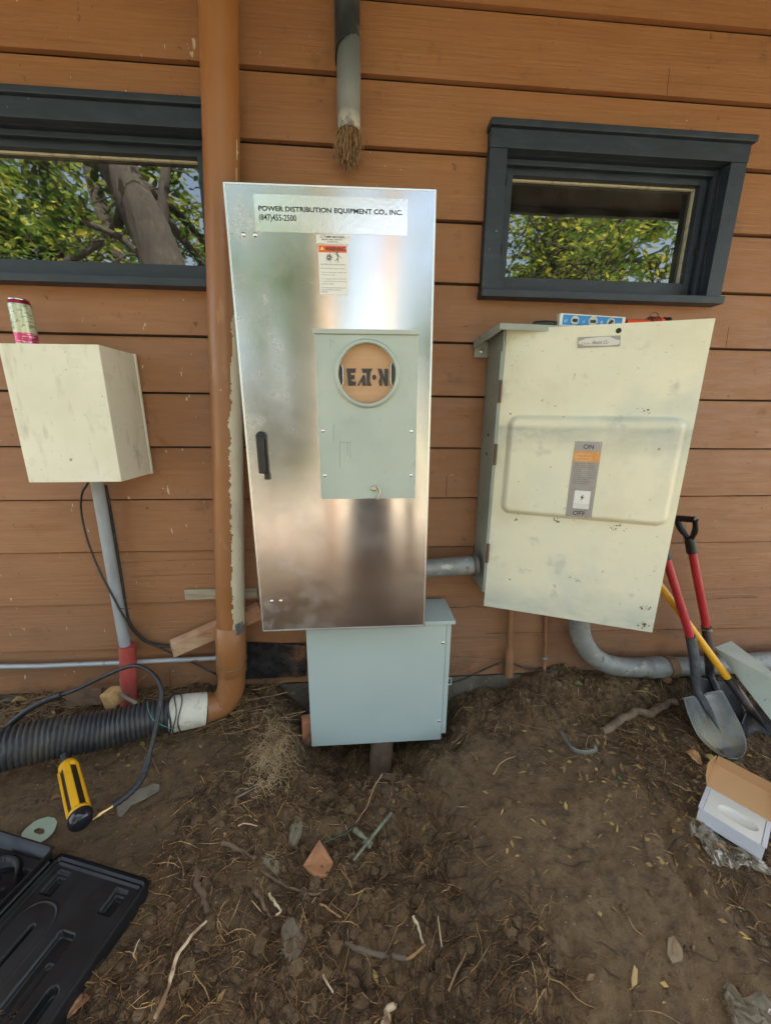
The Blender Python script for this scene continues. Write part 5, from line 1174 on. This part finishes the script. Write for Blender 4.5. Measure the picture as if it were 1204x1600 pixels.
S2([(520, 1551), (512, 1538), (505, 1525)], (.0022, .003), 'short pale root low in the channel', pw, .015)
S2([(345, 1318), (375, 1330), (400, 1345)], (.0085, .0065), 'stout pinkish root in the upper channel', M('pink brown root', (.14, .09, .055), .9))
S2([(372, 1290), (385, 1287), (402, 1291)], (.0025, .002), 'bright orange white root sliver above the stout root', M('orange white root', (.52, .32, .2), .8), .02)
S2([(368, 1248), (395, 1233), (430, 1220)], (.004, .0028), 'grey stick lying below the pale grass tuft', M('grey stick wood', (.17, .13, .1), .9), .012, name='stick', cat='stick')
S2([(960, 1158), (930, 1150), (900, 1147), (880, 1138)], (.002, .0014), 'thin twig on the heap below the disconnect box', dk, .02, name='twig', cat='twig')
S2([(800, 1128), (822, 1134), (850, 1140)], (.0016, .0012), 'thin reddish twig with a pale end under the disconnect box', M('reddish twig', (.22, .11, .07), .85), .02, name='twig', cat='twig')
S2([(770, 1210), (785, 1190), (805, 1182)], (.0022, .0016), 'small forked root with torn orange end on the smooth soil', M('torn root', (.40, .24, .13), .85), .012)
S2([(700, 1548), (716, 1512), (728, 1490)], (.0032, .002), 'curved tan root at the right rim of the channel', M('tan root two', (.24, .15, .08), .9), .015)
S2([(690, 1480), (686, 1450), (684, 1432)], (.0015, .0012), 'thin upright pale rootlet right of the peeled stub', pw, .02)
# thin wires in the dirt between elbow and box
G().tube(cr([gp(383, 1071, .02), gp(405, 1088, .02), gp(430, 1110, .015), gp(452, 1128, .015), gp(478, 1133, .02)], 6), .0028, 6).build('buried_wire', black_m, label='dark wire running from the brown elbow to the blue grey box', cat='wire')
# leaves, one by one
def leaf(u, v, size, ang, col, label, cup=.35, dz=.006, wd=.42, col2=None, cat='leaf'):
    c = gp(u, v, dz); a = R(ang); d = V((math.cos(a), math.sin(a), 0)); e = V((-math.sin(a), math.cos(a), 0)); g = G()
    def f(s, t):
        x = s*2-1; wv = wd*size*(math.sin(t*PI)**.75)*(1-.25*t)+.0004
        p = c+d*((t-.5)*size)+e*x*wv; p.z = c.z+abs(x)*wv*cup+.006*math.sin(t*5)*size/.05+.0015*math.sin(t*30+abs(x)*5)-.002*(abs(x) < .1); return p
    g.grid(f, 11, 18)
    cc = col2 or tuple(q*.55 for q in col)
    mt = M('dry leaf '+label[:6], col, .65, lay=[(cc, (30, 30, 30), 4, .45, .62, .8), (tuple(q*.3 for q in col), 60, 3, .66, .7, .7)])
    lf = g.build('leaf', mt, label=label, cat=cat, solid=.0006, group='fallen leaves on the ground')
    g = G(); g.tube([c+d*((t-.5)*size)+V((0, 0, .006*math.sin(t*5)*size/.05+.0006)) for t in [i/8 for i in range(9)]]+[c+d*size*.72+V((0, 0, -.002))], .0007, 5); g.build('stem', mt, lf)
leaf(1083, 1184, .062, -68, (.42, .21, .08), 'large orange brown leaf beside the blade of the front shovel', .5, .014, .46)
leaf(1111, 1187, .048, -60, (.36, .25, .07), 'yellowish leaf just right of the large orange one', .3, .010, .40)
leaf(1016, 1137, .036, 70, (.40, .27, .09), 'yellow brown leaf below the thick bare root', .5, .010, .45)
leaf(1040, 1158, .040, 10, (.42, .31, .10), 'long pale yellow leaf above the large orange one', .2, .006, .2)
leaf(968, 1216, .014, 10, (.16, .26, .05), 'tiny bright green leaf on the smooth soil', .2, .006, .45)
leaf(901, 1070, .046, 150, (.16, .20, .06), 'green leaf on the heap by the curved conduit', .5, .012, .4)
leaf(938, 1079, .035, 30, (.26, .22, .09), 'olive leaf right of the green one by the curved conduit', .4, .008, .4)
leaf(1172, 1182, .030, -20, (.55, .36, .04), 'bright yellow leaf behind the white box', .2, .008, .2)
leaf(88, 1247, .030, 30, (.24, .13, .06), 'curled brown leaf left of the yellow pump', .5, .006, .4)
leaf(222, 1163, .020, 0, (.42, .34, .10), 'small yellow leaf under the corrugated hose end', .4, .006, .5)
leaf(128, 1565, .060, 60, (.30, .15, .08), 'reddish brown leaf against the lower edge of the black case', .3, .008, .28)
leaf(553, 1462, .012, 80, (.34, .18, .07), 'tiny orange leaf scrap in the channel', .3, .008, .5)
leaf(1127, 1325, .040, -35, (.34, .20, .08), 'brown curled leaf on the clear film below the white box', .6, .022, .2)
leaf(30, 1095, .055, 20, (.36, .25, .10), 'dry tan leaf on the stalks at the left end of the hose', .5, .02, .35)

# ================================================================ TREES FACING THE WALL (seen in the window panes), and unseen things added for the steel door's reflection
leaf_ms = []
def leafmat(nm, a, b, c):
    m = bpy.data.materials.new(nm); m.use_nodes = True; N = m.node_tree.nodes; L = m.node_tree.links; N.remove(N['Principled BSDF'])
    ge = N.new('ShaderNodeNewGeometry'); rp = N.new('ShaderNodeValToRGB'); L.new(ge.outputs['Random Per Island'], rp.inputs[0])
    rp.color_ramp.elements[0].color = (*a, 1); rp.color_ramp.elements[1].color = (*c, 1); e = rp.color_ramp.elements.new(.6); e.color = (*b, 1)
    df = N.new('ShaderNodeBsdfDiffuse'); tr = N.new('ShaderNodeBsdfTranslucent'); mx = N.new('ShaderNodeMixShader'); mx.inputs[0].default_value = .45
    L.new(rp.outputs[0], df.inputs[0]); L.new(rp.outputs[0], tr.inputs[0]); L.new(df.outputs[0], mx.inputs[1]); L.new(tr.outputs[0], mx.inputs[2]); L.new(mx.outputs[0], N['Material Output'].inputs[0]); return m
lmC = leafmat('grey shrub leaves', (.03, .034, .024), (.06, .062, .045), (.12, .12, .09)); lmA = leafmat('green leaves', (.022, .055, .012), (.05, .10, .018), (.17, .20, .03)); lmB = leafmat('yellow green leaves', (.04, .075, .014), (.09, .14, .025), (.32, .30, .05))  # lmC: shrub leaves greyed to keep green out of the steel door's reflection
trunk_m = M('tree bark', (.024, .020, .016), .95, lay=[((.012, .010, .008), (14, 14, 3), 5, .42, .6, .8), ((.06, .05, .04), 6, 4, .55, .7, .5)], bump=[((26, 26, 4), 5, 1, .03)])
pale_bark = M('pale bark', (.34, .24, .16), .9, lay=[((.14, .10, .07), (12, 12, 4), 4, .45, .6, .8)])  # pale so the added trunks show as bright streaks in the steel door
def tree(tp, tr, crown, nleaf, ls, mat, label, branches=10, seed=0, bk=None):
    r6 = random.Random(seed); t = thing('tree', tp[0], label, 'tree', 'trees facing the wall')
    P = cr(tp, 6); k = len(P); g = G(); g.tube(P, [tr*(1-.55*i/(k-1)) for i in range(k)], 20)
    tips = []
    for i in range(branches):
        s = P[int(k*r6.uniform(.4, .98))]; c = r6.choice(crown); q = V((c[0]+r6.gauss(0, c[3]*.45), c[1]+r6.gauss(0, c[3]*.45), c[2]+r6.gauss(0, c[4]*.45)))
        mid = s.lerp(q, .5)+V((r6.gauss(0, .15), r6.gauss(0, .15), .15)); B = cr([s, mid, q], 5); g.tube(B, [tr*.22*(1-.8*j/(len(B)-1)) for j in range(len(B))], 7); tips += B[4:]
        for _ in range(3):
            b0 = r6.choice(B[3:]); e = b0+V((r6.gauss(0, .35), r6.gauss(0, .35), r6.gauss(0, .25))); g.tube([b0, b0.lerp(e, .5)+V((0, 0, .04)), e], [.012, .008, .004], 5); tips.append(e)
    g.build('trunk', bk or trunk_m, t)
    rs = np.random.RandomState(seed); cl = []
    ncl = max(20, nleaf//28)
    for i in range(ncl):
        if r6.random() < .45: p = r6.choice(tips); p = p+V((r6.gauss(0, .12), r6.gauss(0, .12), r6.gauss(0, .1)))
        else:
            c = r6.choice(crown); d = V((r6.gauss(0, 1), r6.gauss(0, 1), r6.gauss(0, 1))).normalized()*r6.random()**.4; p = V((c[0]+d.x*c[3], c[1]+d.y*c[3], c[2]+d.z*c[4]))
        cl.append(p)
    vs = []; fs = []; 
    for p in cl:
        sp = r6.uniform(.10, .24)
        for j in range(28):
            q = p+V((r6.gauss(0, sp), r6.gauss(0, sp), r6.gauss(0, sp*.7))); a = r6.uniform(0, 2*PI); s = ls*r6.uniform(.6, 1.25)
            d = V((math.cos(a), math.sin(a), r6.gauss(-.3, .4))).normalized(); e = d.cross(V((r6.gauss(0, .5), r6.gauss(0, .5), 1))).normalized()
            b = len(vs); h = V((0, 0, s*.12)); vs += [q-d*s, q-d*s*.2+e*s*.48+h, q+d*s*.55+e*s*.3+h*.5, q+d*s, q+d*s*.55-e*s*.3+h*.5, q-d*s*.2-e*s*.48+h]; fs += [(b, b+1, b+2, b+3), (b, b+3, b+4, b+5)]
    me = bpy.data.meshes.new('crown'); o0 = V(tp[0]); me.from_pydata([v-o0 for v in vs], [], fs); me.materials.append(mat); o = bpy.data.objects.new('crown', me); S.collection.objects.link(o); o.parent = t
    return t
tree([(-1.75, -2.9, -.1), (-1.95, -2.95, 1.6), (-2.02, -3.0, 2.75), (-2.36, -3.0, 3.65), (-3.0, -3.1, 5.2)], .30, [(-2.9, -3.4, 3.6, 1.1, .8), (-1.7, -3.6, 4.2, 1.0, .7), (-3.6, -3.3, 2.6, .9, .8), (-1.5, -4.2, 2.9, .7, .6)], 3500, .055, lmA, 'big leaning tree with a thick furrowed trunk, seen in the left window pane', 14, 1)
tree([(-3.6, -5.5, -.1), (-3.5, -5.5, 2), (-3.9, -5.6, 4), (-4.3, -5.7, 6)], .16, [(-3.4, -5.4, 3.4, 1.5, 1.2), (-4.8, -5.2, 4.2, 1.4, 1.2), (-2.4, -5.8, 4.4, 1.2, .9)], 3000, .06, lmB, 'yellow green tree behind the big leaning one', 14, 2)
tree([(2.6, -3.9, -.1), (2.5, -3.9, 1.6), (2.75, -4.0, 2.8), (2.7, -4.1, 4.4)], .09, [(2.2, -3.6, 2.6, .9, .7), (3.4, -3.8, 2.9, 1.0, .8), (2.8, -4.0, 3.8, 1.1, .7)], 3200, .052, lmB, 'slim yellow green tree seen in the right window pane', 16, 3)
tree([(3.6, -5.2, -.1), (3.8, -5.2, 2.2), (3.5, -5.2, 3.8), (3.8, -5.3, 5.8)], .12, [(3.2, -5.2, 3.4, 1.3, 1.1), (4.6, -5.0, 3.8, 1.3, 1.2), (2.2, -5.8, 3.3, 1.1, 1.0)], 3100, .058, lmA, 'green tree behind the slim one, seen in the right window pane', 16, 4)
tree([(-7, -9, -.1), (-7, -9, 4), (-6.7, -9, 8)], .3, [(-6.5, -9, 5, 2.8, 3), (-8.5, -9, 4, 2.2, 2.4)], 7000, .12, lmA, 'wide dark green tree far out at the left of the yard', 12, 5)
tree([(7, -9.5, -.1), (7, -9.5, 4), (6.8, -9.5, 8)], .3, [(6.8, -9.5, 5, 2.8, 3), (5.2, -10, 3.8, 2.0, 2.2)], 7000, .12, lmB, 'wide yellow green tree far out at the right of the yard', 12, 6)
tree([(-2.2, -13, -.1), (-2.3, -13, 3), (-2.2, -13, 6)], .22, [(-2.2, -13, 4.5, 2.2, 2.6)], 5000, .13, lmB, 'tall narrow tree at the far side of the yard left of the gap', 10, 7)
tree([(2.6, -14, -.1), (2.6, -14, 3), (2.5, -14, 6)], .22, [(2.6, -14, 4.2, 2.0, 2.4)], 5000, .13, lmA, 'tall narrow tree at the far side of the yard right of the gap', 10, 8)
tree([(-.55, -6.2, -.1), (-.6, -6.2, 2), (-.5, -6.3, 5)], .14, [(-.6, -6.2, 5.4, .9, .7)], 1500, .06, lmB, 'unseen slender young tree added for a streak in the steel door, left of the middle', 8, 9, pale_bark)  # unseen, added only for a vertical streak in the steel door
tree([(.42, -5.4, -.1), (.36, -5.4, 2), (.5, -5.4, 5)], .11, [(.5, -5.4, 5.2, .9, .7)], 1500, .06, lmA, 'unseen slender young tree added for a streak in the steel door, right of the middle', 8, 10, pale_bark)  # added out of view; its pale trunk streaks the door's reflection
tree([(-1.3, -4.4, -.1), (-1.25, -4.4, .6), (-1.35, -4.4, 1.4)], .04, [(-1.45, -4.4, 1.1, .45, .9), (-1.0, -4.6, .8, .35, .7)], 3600, .05, lmC, 'unseen leafy shrub added to darken the left of the steel door reflection', 8, 12)  # unseen shrub added to darken the left side of the door's reflection
t = thing('reflection_blocker', (.10, -2.75, -.1), 'unseen dark stump added for a dark column in the steel cabinet reflection', 'added stump')  # unseen blocker added for the dark column low in the steel door
P = [V((.10, -2.75, -.12)), V((.10, -2.75, .0)), V((.09, -2.75, .15)), V((.10, -2.76, .5)), V((.10, -2.76, .88)), V((.11, -2.76, .90))]
g = G(); g.tube(P, [.30, .27, .22, .195, .185, .17], 26); g.build('blocker_trunk', trunk_m, t)
g = G(); g.lathe((.11, -2.76, .897), (0, 0, 1), [(.165, 0), (.165, .006)], 26); g.build('blocker_top', pale_bark, t)
stick([V((.52, -2.9, -.12)), V((.51, -2.9, .4)), V((.52, -2.9, .95))], (.05, .045), 'unseen short dark post added for a dark streak in the steel cabinet reflection', 'blocker_post', 'post', dk)  # added out of view for a narrow dark streak in the steel door
stick([V((-.34, -3.0, -.12)), V((-.34, -3.0, .4)), V((-.33, -3.0, .80))], (.06, .055), 'unseen short thick post added left of the stump for a streak in the steel cabinet', 'blocker_post', 'post', dk)  # second added post, another dark streak in the door's reflection
tree([(-1.15, -8, -.1), (-1.1, -8, 2), (-1.2, -8, 5)], .12, [(-1.2, -8, 4.6, 1.1, 1.2)], 2600, .08, lmA, 'unseen young tree added deeper in the yard for streaks in the steel door', 8, 11)  # added trunk further back, put there for streaks in the steel
for o in list(S.objects):
    if '_o' in o: del o['_o']
